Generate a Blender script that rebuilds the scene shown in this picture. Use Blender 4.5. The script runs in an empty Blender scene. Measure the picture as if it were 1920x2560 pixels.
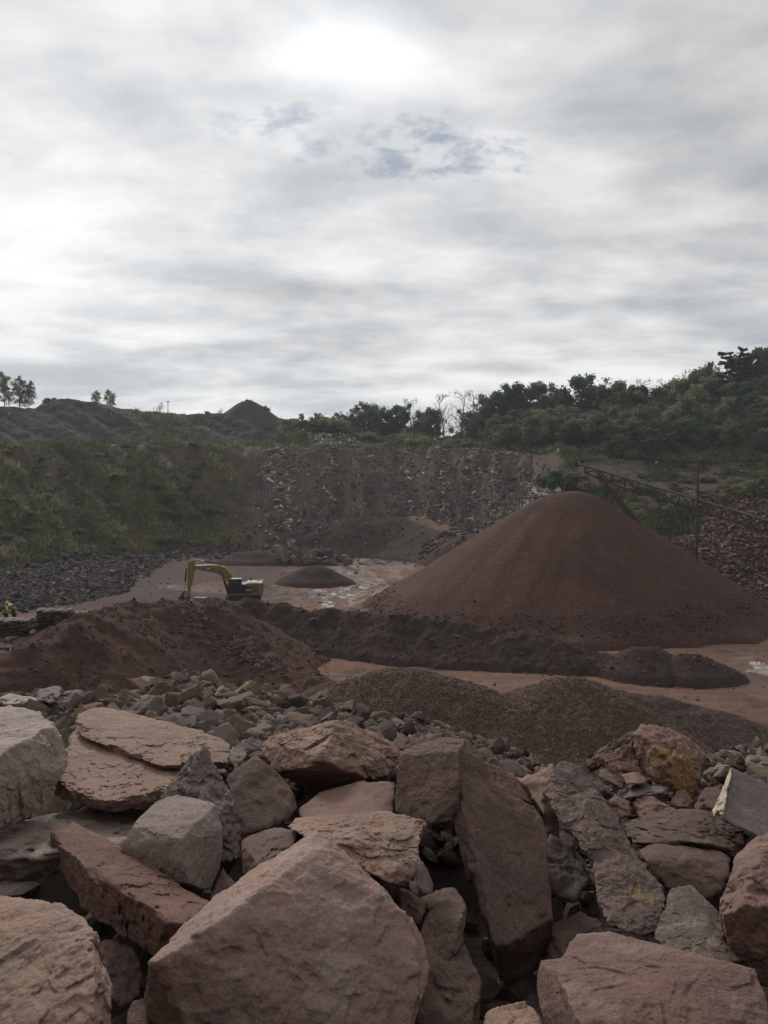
import bpy, bmesh, math, random
import numpy as np
from mathutils import Vector, Matrix, Euler

R = math.radians
rng = np.random.default_rng(11)
random.seed(11)
SC = bpy.context.scene
COL = SC.collection

# ------------------------------------------------------------------ camera
F = 2071.0                      # focal length in photo pixels (photo 1920 x 2560)
PITCH = -math.atan(76 / F)
CAM = np.array([0.0, 0.0, 15.0])
cam_d = bpy.data.cameras.new('camera')
cam_d.sensor_fit = 'VERTICAL'
cam_d.sensor_height = 36.0
cam_d.lens = 36.0 * F / 2560
cam_d.clip_start = 0.05
cam_d.clip_end = 20000
cam = bpy.data.objects.new('camera', cam_d)
COL.objects.link(cam)
cam.location = CAM
cam.rotation_euler = (R(90) + PITCH, 0, 0)
SC.camera = cam

# ------------------------------------------------------------------ world, sun, exposure
SUN_EL, SUN_AZ = R(30), R(-20)           # azimuth from +Y towards +X
SUN_DIR = (math.cos(SUN_EL) * math.sin(SUN_AZ), math.cos(SUN_EL) * math.cos(SUN_AZ), math.sin(SUN_EL))
SC.view_settings.view_transform = 'Standard'
SC.view_settings.look = 'None'
SC.view_settings.exposure = 0.13
SC.view_settings.gamma = 1.0


def build_world():
    w = bpy.data.worlds.new('World')
    SC.world = w
    w.use_nodes = True
    nt = w.node_tree
    N = nt.nodes
    L = nt.links
    for n in list(N):
        N.remove(n)

    def nd(t, **kw):
        n = N.new(t)
        for k, v in kw.items():
            setattr(n, k, v)
        return n

    def m(op, a, b=None, c=None, clamp=False):
        n = nd('ShaderNodeMath', operation=op, use_clamp=clamp)
        for i, v in enumerate((a, b, c)):
            if v is None:
                continue
            if isinstance(v, (int, float)):
                n.inputs[i].default_value = v
            else:
                L.new(v, n.inputs[i])
        return n.outputs[0]

    def ramp(x, lo, hi, a=0.0, b=1.0):
        n = nd('ShaderNodeMapRange', interpolation_type='SMOOTHSTEP')
        L.new(x, n.inputs[0])
        for i, v in enumerate((lo, hi, a, b)):
            n.inputs[i + 1].default_value = v
        return n.outputs[0]

    tc = nd('ShaderNodeTexCoord')
    nrm = nd('ShaderNodeVectorMath', operation='NORMALIZE')
    L.new(tc.outputs['Generated'], nrm.inputs[0])
    D = nrm.outputs[0]
    sep = nd('ShaderNodeSeparateXYZ')
    L.new(D, sep.inputs[0])
    X, Y, Z = sep.outputs
    zz = m('ADD', m('MAXIMUM', Z, 0.0), 0.16)
    u = m('DIVIDE', X, zz)
    v = m('DIVIDE', Y, zz)
    uv = nd('ShaderNodeCombineXYZ')
    L.new(u, uv.inputs[0])
    L.new(v, uv.inputs[1])

    def noise(scale, detail, rough, off, stretch=(1, 1, 1), dist=0.0):
        mp = nd('ShaderNodeMapping')
        mp.inputs['Location'].default_value = off
        mp.inputs['Scale'].default_value = stretch
        L.new(uv.outputs[0], mp.inputs[0])
        n = nd('ShaderNodeTexNoise')
        n.inputs['Scale'].default_value = scale
        n.inputs['Detail'].default_value = detail
        n.inputs['Roughness'].default_value = rough
        n.inputs['Distortion'].default_value = dist
        L.new(mp.outputs[0], n.inputs['Vector'])
        return n.outputs['Fac']

    def dirspot(px, py, wx, wy):
        """soft elliptical spot of the cloud deck round a direction, in tangent units"""
        ax, ay, az = (px - 960) / F, 1.0, -(py - 1204) / F
        dx = m('SUBTRACT', m('DIVIDE', X, m('MAXIMUM', Y, 0.05)), ax)
        dz = m('SUBTRACT', m('DIVIDE', Z, m('MAXIMUM', Y, 0.05)), az)
        q = m('ADD', m('POWER', m('ABSOLUTE', m('DIVIDE', dx, wx)), 2.0), m('POWER', m('ABSOLUTE', m('DIVIDE', dz, wz(wy))), 2.0))
        return m('MULTIPLY', m('EXPONENT', m('MULTIPLY', q, -1.0)), m('GREATER_THAN', Y, 0.06))

    def wz(v):
        return v

    n1 = noise(0.8, 3.0, 0.50, (3.1, 7.4, 0), (0.85, 1.0, 1), 0.1)     # large banks
    n2 = noise(2.3, 5.0, 0.55, (11.3, 2.2, 0), (0.80, 1.0, 1), 0.15)    # streaky lower deck
    n3 = noise(5.2, 5.0, 0.58, (1.3, 5.2, 0), (0.8, 1, 1), 0.0)
    mix = m('ADD', m('ADD', m('MULTIPLY', n1, 0.38), m('MULTIPLY', n2, 0.42)), m('MULTIPLY', n3, 0.20))
    lay = nd('ShaderNodeCombineXYZ')
    L.new(m('MULTIPLY', X, 3.2), lay.inputs[0])
    L.new(m('MULTIPLY', Z, 21.0), lay.inputs[1])
    n5 = nd('ShaderNodeTexNoise')
    n5.inputs['Scale'].default_value = 1.0
    n5.inputs['Detail'].default_value = 4.0
    n5.inputs['Roughness'].default_value = 0.5
    n5.inputs['Distortion'].default_value = 0.25
    L.new(lay.outputs[0], n5.inputs['Vector'])
    mix = m('ADD', mix, m('MULTIPLY', m('SUBTRACT', n5.outputs['Fac'], 0.5), ramp(Z, 0.10, 0.36, 0.42, 0.0)))
    dens = ramp(mix, 0.36, 0.66)                         # 0 thin and bright, 1 thick and grey
    # brightness of the deck: forward scattering round the sun, dimmer behind the camera
    dot = nd('ShaderNodeVectorMath', operation='DOT_PRODUCT')
    L.new(D, dot.inputs[0])
    dot.inputs[1].default_value = SUN_DIR
    fwd = ramp(dot.outputs['Value'], -0.45, 0.78, 0.10, 1.0)
    lum = m('MULTIPLY', m('SUBTRACT', 9.0, m('MULTIPLY', dens, 4.0)), fwd)
    glow = m('MULTIPLY', dirspot(880, 142, 0.09, 0.052), 3.6)
    glow2 = m('MULTIPLY', dirspot(-40, 520, 0.42, 0.50), 0.7)
    lum = m('ADD', lum, m('ADD', glow, glow2))
    dark = m('ADD', m('MULTIPLY', dirspot(1700, 600, 0.26, 0.13), 1.0),
             m('ADD', m('MULTIPLY', dirspot(1880, 130, 0.20, 0.16), 1.6),
               m('ADD', m('MULTIPLY', dirspot(730, 742, 0.11, 0.022), 1.6),
                 m('ADD', m('MULTIPLY', dirspot(900, 870, 0.17, 0.016), 1.2), m('MULTIPLY', dirspot(1060, 40, 0.10, 0.05), 0.9)))))
    lum = m('MAXIMUM', m('SUBTRACT', lum, dark), 2.2)
    cm = nd('ShaderNodeMix', data_type='RGBA')
    L.new(dens, cm.inputs['Factor'])
    cm.inputs['A'].default_value = (1.0, 1.0, 0.985, 1)
    cm.inputs['B'].default_value = (0.915, 0.95, 1.0, 1)
    cv = nd('ShaderNodeVectorMath', operation='SCALE')
    L.new(cm.outputs['Result'], cv.inputs[0])
    L.new(lum, cv.inputs['Scale'])
    # clear sky in the gaps of the deck
    sky = nd('ShaderNodeTexSky', sky_type='NISHITA')
    sky.sun_disc = False
    sky.sun_elevation = SUN_EL
    sky.sun_rotation = SUN_AZ
    g = m('MAXIMUM', dirspot(1030, 395, 0.16, 0.05), m('MAXIMUM', dirspot(690, 320, 0.09, 0.032), dirspot(1130, 355, 0.06, 0.03)))
    n4 = noise(11.0, 6.0, 0.62, (4.4, 8.2, 0), (1, 1, 1), 0.2)
    gap = m('MULTIPLY', ramp(m('ADD', m('MULTIPLY', g, 0.55), m('MULTIPLY', m('SUBTRACT', n4, 0.5), 2.2)), 0.30, 0.85), m('MULTIPLY', ramp(g, 0.1, 0.5), 0.50))
    puff = m('MULTIPLY', m('MULTIPLY', g, ramp(n4, 0.40, 0.6, 1.0, 0.0)), 0.9)
    cv2 = nd('ShaderNodeVectorMath', operation='SCALE')
    L.new(cv.outputs[0], cv2.inputs[0])
    L.new(m('ADD', 1.0, m('MULTIPLY', puff, 0.10)), cv2.inputs['Scale'])
    skyl = nd('ShaderNodeVectorMath', operation='MULTIPLY')
    L.new(sky.outputs[0], skyl.inputs[0])
    skyl.inputs[1].default_value = (0.20, 0.28, 0.42)
    fin = nd('ShaderNodeMix', data_type='RGBA')
    L.new(gap, fin.inputs['Factor'])
    L.new(cv2.outputs[0], fin.inputs['A'])
    L.new(skyl.outputs[0], fin.inputs['B'])
    bg = nd('ShaderNodeBackground')
    bg.inputs['Strength'].default_value = 0.10
    L.new(fin.outputs['Result'], bg.inputs['Color'])
    out = nd('ShaderNodeOutputWorld')
    L.new(bg.outputs[0], out.inputs[0])


build_world()
sun_d = bpy.data.lights.new('sun', 'SUN')
sun_d.energy = 1.5
sun_d.angle = R(12)
sun_d.color = (1.0, 0.95, 0.88)
sun = bpy.data.objects.new('sun', sun_d)
COL.objects.link(sun)
sun.rotation_euler = Vector((-SUN_DIR[0], -SUN_DIR[1], -SUN_DIR[2])).to_track_quat('-Z', 'Y').to_euler()

# ------------------------------------------------------------------ helpers
_cp, _sp = math.cos(PITCH), math.sin(PITCH)


def P(px, py, d):
    """world point seen at photo pixel (px, py) at forward distance d (vectorised)"""
    px = np.asarray(px, float); py = np.asarray(py, float); d = np.asarray(d, float)
    a = (px - 960) / F
    b = -(py - 1280) / F
    dy = -_sp * b + _cp
    dz = _cp * b + _sp
    k = d / dy
    return np.stack([a * k + CAM[0], dy * k + CAM[1], dz * k + CAM[2]], -1)


def PX(p):
    p = np.asarray(p, float) - CAM
    fw = p[..., 1] * _cp + p[..., 2] * _sp
    up = -p[..., 1] * _sp + p[..., 2] * _cp
    return 960 + F * p[..., 0] / fw, 1280 - F * up / fw


_perm = np.tile(np.random.default_rng(5).permutation(256), 3)
_g = np.random.default_rng(6).normal(size=(256, 3))
_g /= np.linalg.norm(_g, axis=1)[:, None]


def noise3(p):
    p = np.asarray(p, float)
    i = np.floor(p).astype(np.int64)
    f = p - i
    w = f * f * f * (f * (f * 6 - 15) + 10)
    i &= 255
    out = 0
    for dx in (0, 1):
        wx = w[..., 0] if dx else 1 - w[..., 0]
        a = _perm[i[..., 0] + dx]
        for dy in (0, 1):
            wy = w[..., 1] if dy else 1 - w[..., 1]
            b = _perm[a + i[..., 1] + dy]
            for dz in (0, 1):
                wz = w[..., 2] if dz else 1 - w[..., 2]
                h = _perm[b + i[..., 2] + dz]
                g = _g[h]
                out = out + wx * wy * wz * (g[..., 0] * (f[..., 0] - dx) + g[..., 1] * (f[..., 1] - dy) + g[..., 2] * (f[..., 2] - dz))
    return out * 1.5


def fbm(p, octv=4, gain=0.5, lac=2.03):
    p = np.asarray(p, float)
    a, s, out = 1.0, 1.0, 0
    for k in range(octv):
        out = out + a * noise3(p * s + k * 17.3)
        a *= gain
        s *= lac
    return out


def ss(x, a, b):
    t = np.clip((np.asarray(x, float) - a) / (b - a), 0, 1)
    return t * t * (3 - 2 * t)


def xy3(x, y, z=0.0):
    return np.stack([x, y, np.zeros_like(x) + z], -1)


def new_mesh(name, verts, faces, mat=None, smooth=True, attrs=None):
    """faces: (n,3) or (n,4) int array"""
    me = bpy.data.meshes.new(name)
    verts = np.ascontiguousarray(verts, np.float32)
    faces = np.ascontiguousarray(faces, np.int32)
    n, k = faces.shape
    me.vertices.add(len(verts))
    me.vertices.foreach_set('co', verts.ravel())
    me.loops.add(n * k)
    me.loops.foreach_set('vertex_index', faces.ravel())
    me.polygons.add(n)
    me.polygons.foreach_set('loop_start', np.arange(0, n * k, k, dtype=np.int32))
    me.polygons.foreach_set('loop_total', np.full(n, k, np.int32))
    me.polygons.foreach_set('use_smooth', np.full(n, smooth, bool))
    for an, av in (attrs or {}).items():
        at = me.attributes.new(an, 'FLOAT', 'POINT')
        at.data.foreach_set('value', np.ascontiguousarray(av, np.float32).ravel())
    me.update()
    me.validate()
    if mat:
        me.materials.append(mat)
    return me


def link(name, me, parent=None):
    o = bpy.data.objects.new(name, me)
    COL.objects.link(o)
    if parent:
        o.parent = parent
    return o


def tag(o, label=None, cat=None, group=None, kind=None):
    if label: o['label'] = label
    if cat: o['category'] = cat
    if group: o['group'] = group
    if kind: o['kind'] = kind
    return o


def empty(name, loc, rz=0.0):
    o = bpy.data.objects.new(name, None)
    COL.objects.link(o)
    o.location = loc
    o.rotation_euler = (0, 0, rz)
    return o


def bm_obj(name, bm, mat, parent=None, smooth=False):
    me = bpy.data.meshes.new(name)
    bmesh.ops.recalc_face_normals(bm, faces=bm.faces)
    bm.to_mesh(me)
    bm.free()
    if smooth:
        me.polygons.foreach_set('use_smooth', np.ones(len(me.polygons), bool))
    me.materials.append(mat)
    return link(name, me, parent)


# ------------------------------------------------------------------ materials
def mat_mix(name, cols, scale=1.0, fine=40.0, rough=0.9, bump=(30.0, 0.5, 0.02), speck=None, stain=None,
            stretch=(1, 1, 1), fine_amt=0.35, spec=0.25, mid=6.0):
    """procedural mix of three real colours by noise, with fine grain and bump"""
    m = bpy.data.materials.new(name)
    m.use_nodes = True
    nt = m.node_tree
    N, L = nt.nodes, nt.links
    b = N['Principled BSDF']
    b.inputs['Roughness'].default_value = rough
    b.inputs['Specular IOR Level'].default_value = spec
    tc = N.new('ShaderNodeTexCoord')
    mp = N.new('ShaderNodeMapping')
    mp.inputs['Scale'].default_value = stretch
    oi = N.new('ShaderNodeObjectInfo')
    sh = N.new('ShaderNodeVectorMath')
    sh.operation = 'MULTIPLY_ADD'
    L.new(oi.outputs['Random'], sh.inputs[0])
    sh.inputs[1].default_value = (37.0, 53.0, 19.0)
    L.new(tc.outputs['Object'], sh.inputs[2])
    L.new(sh.outputs[0], mp.inputs[0])
    V = mp.outputs[0]

    def noise(s, det=4, ro=0.55, dist=0.0):
        n = N.new('ShaderNodeTexNoise')
        n.inputs['Scale'].default_value = s
        n.inputs['Detail'].default_value = det
        n.inputs['Roughness'].default_value = ro
        n.inputs['Distortion'].default_value = dist
        L.new(V, n.inputs['Vector'])
        return n.outputs['Fac']

    def rr(x, lo, hi, a=0.0, bb=1.0):
        n = N.new('ShaderNodeMapRange')
        n.interpolation_type = 'SMOOTHSTEP'
        L.new(x, n.inputs[0])
        for i, v in enumerate((lo, hi, a, bb)):
            n.inputs[i + 1].default_value = v
        return n.outputs[0]

    def mixc(f, a, bb, bt='MIX'):
        n = N.new('ShaderNodeMix')
        n.data_type = 'RGBA'
        n.blend_type = bt
        for s, v in (('Factor', f), ('A', a), ('B', bb)):
            sock = n.inputs[s] if s == 'Factor' else [q for q in n.inputs if q.name == s and q.type == 'RGBA'][0]
            if isinstance(v, (tuple, list)):
                sock.default_value = tuple(v) + (1,)
            elif isinstance(v, (int, float)):
                sock.default_value = v
            else:
                L.new(v, sock)
        return [q for q in n.outputs if q.type == 'RGBA'][0]

    c = mixc(rr(noise(scale, 4, 0.6, 0.4), 0.35, 0.65), cols[0], cols[1])
    c = mixc(rr(noise(mid, 5, 0.65, 0.3), 0.48, 0.68, 0, 0.75), c, cols[2])
    if stain:
        for (sx, sy, sz, rad, sc) in stain:
            vd = N.new('ShaderNodeVectorMath')
            vd.operation = 'DISTANCE'
            L.new(tc.outputs['Object'], vd.inputs[0])
            vd.inputs[1].default_value = (sx, sy, sz)
            ad = N.new('ShaderNodeMath')
            ad.operation = 'MULTIPLY_ADD'
            L.new(noise(7.0, 4, 0.6), ad.inputs[0])
            ad.inputs[1].default_value = rad * 1.1
            L.new(vd.outputs['Value'], ad.inputs[2])
            mo = N.new('ShaderNodeMath')
            mo.operation = 'MULTIPLY'
            L.new(rr(ad.outputs[0], rad * 1.1, rad * 1.55, 0.95, 0.0), mo.inputs[0])
            L.new(rr(noise(26.0, 5, .7), .36, .60, .25, 1.0), mo.inputs[1])
            c = mixc(mo.outputs[0], c, sc)
    if speck:
        for (ssc, thr, colr, amt) in speck:
            vo = N.new('ShaderNodeTexVoronoi')
            vo.inputs['Scale'].default_value = ssc
            L.new(V, vo.inputs['Vector'])
            sx = N.new('ShaderNodeSeparateColor')
            L.new(vo.outputs['Color'], sx.inputs[0])
            c = mixc(rr(sx.outputs[0], thr, thr + 0.06, 0, amt), c, colr)
    fn = rr(noise(fine, 5, 0.7), 0.25, 0.75, 1 - fine_amt, 1 + fine_amt)
    mul = N.new('ShaderNodeVectorMath')
    mul.operation = 'SCALE'
    L.new(c, mul.inputs[0])
    L.new(fn, mul.inputs['Scale'])
    L.new(mul.outputs[0], b.inputs['Base Color'])
    if bump:
        bs, st, dist = bump
        ad = N.new('ShaderNodeMath')
        ad.operation = 'ADD'
        L.new(noise(bs, 6, 0.65), ad.inputs[0])
        L.new(noise(bs * 4.3, 3, 0.6), ad.inputs[1])
        bp = N.new('ShaderNodeBump')
        bp.inputs['Strength'].default_value = st
        bp.inputs['Distance'].default_value = dist
        L.new(ad.outputs[0], bp.inputs['Height'])
        L.new(bp.outputs[0], b.inputs['Normal'])
    return m


def mat_plain(name, c, rough=0.6, metal=0.0, wear=0.25, spec=0.4):
    m = mat_mix(name, (c, tuple(v * 0.75 for v in c), tuple(min(1, v * 0.9 + 0.02) for v in c)), 1.5, 30, rough, None, fine_amt=wear, spec=spec)
    m.node_tree.nodes['Principled BSDF'].inputs['Metallic'].default_value = metal
    return m


M = {}
MDEF = {}


def sat(c, k=1.20):
    m_ = .3 * c[0] + .6 * c[1] + .1 * c[2]
    return tuple(max(.004, m_ + (v - m_) * k) for v in c[:3])


def rockmat(key, *a, **k):
    a = (a[0], tuple(sat(c) for c in a[1])) + a[2:]
    MDEF[key] = (a, k)
    M[key] = mat_mix(*a, **k)


RB = (16.0, 0.50, 0.014)
rockmat('pink', 'pink_sandstone', ((.225, .140, .112), (.170, .112, .097), (.250, .186, .160)), 2.2, 70, .85, RB, mid=5, fine_amt=.22)
rockmat('rose', 'rose_sandstone', ((.315, .216, .180), (.245, .172, .150), (.335, .266, .232)), 2.0, 70, .82, RB, mid=4.5, fine_amt=.22)
rockmat('mauve', 'mauve_siltstone', ((.168, .120, .106), (.132, .096, .086), (.205, .158, .142)), 2.2, 60, .8, RB, mid=6)
rockmat('tan', 'tan_sandstone', ((.285, .196, .156), (.235, .150, .120), (.225, .176, .150)), 2.4, 60, .8, RB, mid=5, fine_amt=.25)
rockmat('grey', 'grey_sandstone', ((.290, .232, .200), (.225, .172, .150), (.350, .300, .265)), 2.0, 60, .72, RB, mid=6)
rockmat('purple', 'purple_shale', ((.150, .116, .110), (.175, .134, .126), (.205, .172, .162)), 2.2, 60, .8, RB, mid=8)
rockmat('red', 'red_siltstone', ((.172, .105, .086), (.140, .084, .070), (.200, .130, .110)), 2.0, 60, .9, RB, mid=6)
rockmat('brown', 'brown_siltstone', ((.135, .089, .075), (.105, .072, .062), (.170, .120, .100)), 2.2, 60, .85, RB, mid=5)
rockmat('olive', 'olive_streaked_stone', ((.160, .126, .101), (.130, .102, .084), (.270, .232, .196)), 2.0, 60, .85, RB, mid=9, stretch=(1, 1, 1))
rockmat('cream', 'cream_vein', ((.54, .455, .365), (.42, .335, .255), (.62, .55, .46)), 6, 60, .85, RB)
rockmat('block', 'lichened_block', ((.262, .214, .190), (.218, .177, .157), (.190, .148, .112)), 2.2, 60, .9, RB, mid=5)

# ------------------------------------------------------------------ rock builder
_ICO = {}


def ico(n):
    if n not in _ICO:
        bm = bmesh.new()
        bmesh.ops.create_icosphere(bm, subdivisions=n, radius=1.0)
        v = np.array([x.co for x in bm.verts])
        f = np.array([[q.index for q in x.verts] for x in bm.faces])
        bm.free()
        _ICO[n] = (v / np.linalg.norm(v, axis=1)[:, None], f)
    return _ICO[n]


def hull_planes(pts):
    bm = bmesh.new()
    for p in pts:
        bm.verts.new(p)
    bmesh.ops.convex_hull(bm, input=list(bm.verts))
    bm.normal_update()
    hv = np.array([v.co[:] for v in bm.verts if v.link_faces])
    c = hv.mean(0)
    out = []
    for f in bm.faces:
        if f.calc_area() < 1e-7:
            continue
        n = np.array(f.normal)
        q = np.array(f.verts[0].co)
        h = n @ (q - c)
        if h < 0:
            n, h = -n, -h
        if h < 1e-4:
            continue
        if not any(n @ m > 0.997 and abs(h - k) < 0.02 * max(h, .02) for m, k in out):
            out.append((n, h))
    bm.free()
    return c, np.array([n for n, _ in out]), np.array([h for _, h in out]), hv


def facets(p, seed, jump=.5):
    """broken facets: every Voronoi cell is a little tilted plane of its own, with a step at the joint"""
    i = np.floor(p).astype(np.int64)
    best = np.full(len(p), 1e9)
    out = np.zeros(len(p))
    for dx in (-1, 0, 1):
        for dy in (-1, 0, 1):
            for dz in (-1, 0, 1):
                c = i + np.array([dx, dy, dz])
                h = _perm[(_perm[(_perm[(c[:, 0] + seed) & 255] + c[:, 1]) & 255] + c[:, 2]) & 255]
                s = c + .5 + _g[h] * .62
                r = p - s
                d = (r * r).sum(1)
                val = (r * _g[(h * 7 + 31) & 255]).sum(1) + (h / 255. - .5) * jump
                k = d < best
                best = np.where(k, d, best)
                out = np.where(k, val, out)
    return out


def rock_verts(pts, sub=5, seed=0, amp=0.02, terr=0.03, freq=2.2, cuts=8, power=70, fac=1.0, strat=1.6):
    """star-shaped fractured rock: every face of the hull is roughened and stepped on its own, so edges chip"""
    rg = np.random.default_rng(seed + 101)
    pts = np.asarray(pts, float)
    c, Nn, H, hv = hull_planes(pts)
    size = np.linalg.norm(hv - c, axis=1).mean()
    # worn corners
    for _ in range(cuts):
        n = (hv[rg.integers(len(hv))] - c)
        n = n / np.linalg.norm(n) + rg.normal(size=3) * 0.25
        n /= np.linalg.norm(n)
        s = ((hv - c) @ n).max()
        Nn = np.vstack([Nn, n])
        H = np.append(H, s * rg.uniform(0.90, 0.985))
    d0, fc = ico(sub)
    C = np.cov((hv - c).T) + np.eye(3) * 1e-4
    ev, E = np.linalg.eigh(C)
    A = E @ np.diag(np.sqrt(ev) ** 0.85) @ E.T
    D = d0 @ A.T
    D /= np.linalg.norm(D, axis=1)[:, None]
    q = (D @ Nn.T) / H
    qm = q.max(1)
    p0 = c + D / qm[:, None]
    off = rg.uniform(0, 90, size=(len(H), 3))
    BED = rg.normal(size=3); BED /= np.linalg.norm(BED)
    Q = np.full_like(q, 0.0)
    for i in range(len(H)):
        k = q[:, i] > 0.86 * qm
        if not k.any():
            continue
        x = p0[k] * freq
        low = fbm(x * 0.55 + off[i], 4, 0.55)
        st = low * 3.2
        fl = np.floor(st)
        fr = st - fl
        stepv = (fl + ss(fr, 0.40, 0.60)) / 3.2
        hi = fbm(x * 2.6 + off[i][::-1], 5, 0.58)
        if fac:
            w = x + 0.25 * np.stack([noise3(x * 1.3 + 5), noise3(x * 1.3 + 25), noise3(x * 1.3 + 45)], -1)
            bed = np.array([1, 1, 1.0]) + (strat - 1) * np.abs(BED)
            hi = hi + fac * (1.5 * facets(w * .75 * bed + off[i], i * 13 + seed) + 0.8 * facets(w * 2.1 * bed + off[i] * 2, i * 7 + seed + 3) + .35 * facets(w * 5.5 + off[i], seed + 9))
        rdg = 1 - np.abs(fbm(x * 1.5 + off[i] * 0.5, 3, 0.5)) * 2.2
        disp = terr * stepv + amp * hi - amp * 0.5 * np.clip(rdg - 0.85, 0, 1) * 4
        Hn = np.maximum(H[i] + disp * min(size, 1.5 * H[i] + .06) * 2.0, H[i] * 0.55)
        Q[k, i] = (D[k] @ Nn[i]) / Hn
    Qm = Q.max(1)
    t = Qm * np.power(np.power(np.clip(Q / Qm[:, None], 0, 1), power).sum(1), 1 / power)
    v = c + D / t[:, None]
    if amp:
        g = fbm(v * freq * 9 + seed, 3, 0.6)
        v = v + D * (g * amp * 0.22 * size)[:, None]
    return v, fc


def backed(vis, thick=0.5, shrink=0.8):
    """the unseen far side of a rock given by its visible corners (px, py, distance)"""
    v = np.asarray(vis, float)
    w = P(v[:, 0], v[:, 1], v[:, 2])
    c = w.mean(0)
    q = c + (w - c) * shrink
    r = q - CAM
    ln = np.linalg.norm(r, axis=1)[:, None]
    return np.vstack([w, CAM + r * (1 + thick / ln)])


BOULDER_N = 0


def boulder(label, mat, lumps, sub=5, name='boulder', amp=0.02, terr=0.03, freq=2.2, fac=.7, thick=0.5, cuts=5, stain=None, group=None, power=220):
    global BOULDER_N
    BOULDER_N += 1
    V, Fc, n = [], [], 0
    for j, lp in enumerate(lumps):
        th = thick[j] if isinstance(thick, (list, tuple)) else thick
        v, f = rock_verts(backed(lp, th), sub, BOULDER_N * 10 + j, amp, terr, freq, cuts, power, fac)
        V.append(v); Fc.append(f + n); n += len(v)
    V = np.vstack(V)
    org = np.array([V[:, 0].mean(), V[:, 1].mean(), V[:, 2].min()])
    mm = M[mat]
    if stain:
        a, k = MDEF[mat]
        st = [tuple(P(sx, sy, sd) - org) + (r, c) for sx, sy, sd, r, c in stain]
        mm = mat_mix(a[0] + '_stained', *a[1:], **{**k, 'stain': st})
    o = link(name, new_mesh(name, V - org, np.vstack(Fc), mm))
    o.location = org
    tag(o, label, 'boulder', group or 'boulders of the rock pile in front')
    return o



# ------------------------------------------------------------------ terrain of the pit
# per direction (photo column): foot distance, then (row, distance) of slope base, bench edge, bench back, top of the upper tier, then far height
_T = [
    (-900, 92, (1440, 112), (1110, 165), (1095, 185), (1000, 220), 42),
    (-300, 92, (1440, 118), (1112, 180), (1100, 200), (1005, 228), 40),
    (0, 98, (1423, 130), (1116, 188), (1110, 203), (1014, 235), 38),
    (90, 104, (1410, 140), (1115, 191), (1109, 206), (1020, 236), 38),
    (150, 108, (1400, 146), (1114, 193), (1108, 208), (1000, 237), 39),
    (200, 110, (1395, 150), (1113, 195), (1108, 210), (1003, 237), 38.5),
    (330, 120, (1383, 156), (1113, 198), (1108, 211), (1022, 238), 36),
    (440, 130, (1375, 162), (1113, 202), (1105, 213), (1033, 240), 35),
    (560, 150, (1368, 166), (1120, 205), (1112, 216), (1035, 240), 34.5),
    (700, 155, (1388, 166), (1124, 205), (1120, 216), (1045, 242), 33.5),
    (820, 158, (1394, 166), (1122, 204), (1118, 216), (1062, 242), 31),
    (960, 158, (1396, 166), (1122, 202), (1119, 216), (1106, 240), 27),
    (1200, 158, (1398, 165), (1123, 200), (1118, 214), (1110, 232), 27),
    (1330, 150, (1330, 160), (1135, 195), (1126, 210), (1105, 230), 28),
    (1400, 115, (1330, 130), (1205, 152), (1140, 176), (1100, 225), 29),
    (1500, 105, (1350, 120), (1225, 150), (1150, 174), (1088, 226), 31),
    (1640, 105, (1350, 118), (1235, 150), (1160, 176), (1068, 226), 33),
    (1760, 105, (1340, 118), (1225, 150), (1165, 176), (1035, 224), 37),
    (1920, 105, (1300, 125), (1200, 152), (1165, 172), (990, 222), 42),
    (2200, 105, (1290, 125), (1180, 150), (1130, 168), (930, 215), 52),
    (3000, 105, (1290, 125), (1180, 150), (1130, 168), (900, 215), 56),
]
_tpx = np.array([t[0] for t in _T], float)
_td = np.array([[t[1]] + [q[1] for q in t[2:6]] + [420.0] for t in _T])
_tz = np.array([[0.0] + [max(0.0, P(t[0], q[0], q[1])[2]) for q in t[2:6]] + [t[6]] for t in _T])


def terrace(px, y):
    """raised yard of the stone workers at the left"""
    h = np.interp(y, [40, 45, 51, 57, 67, 77], [0, 1.0, 2.2, 4.15, 4.15, 0])
    return h * (1 - ss(px, 180, 300))


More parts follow.
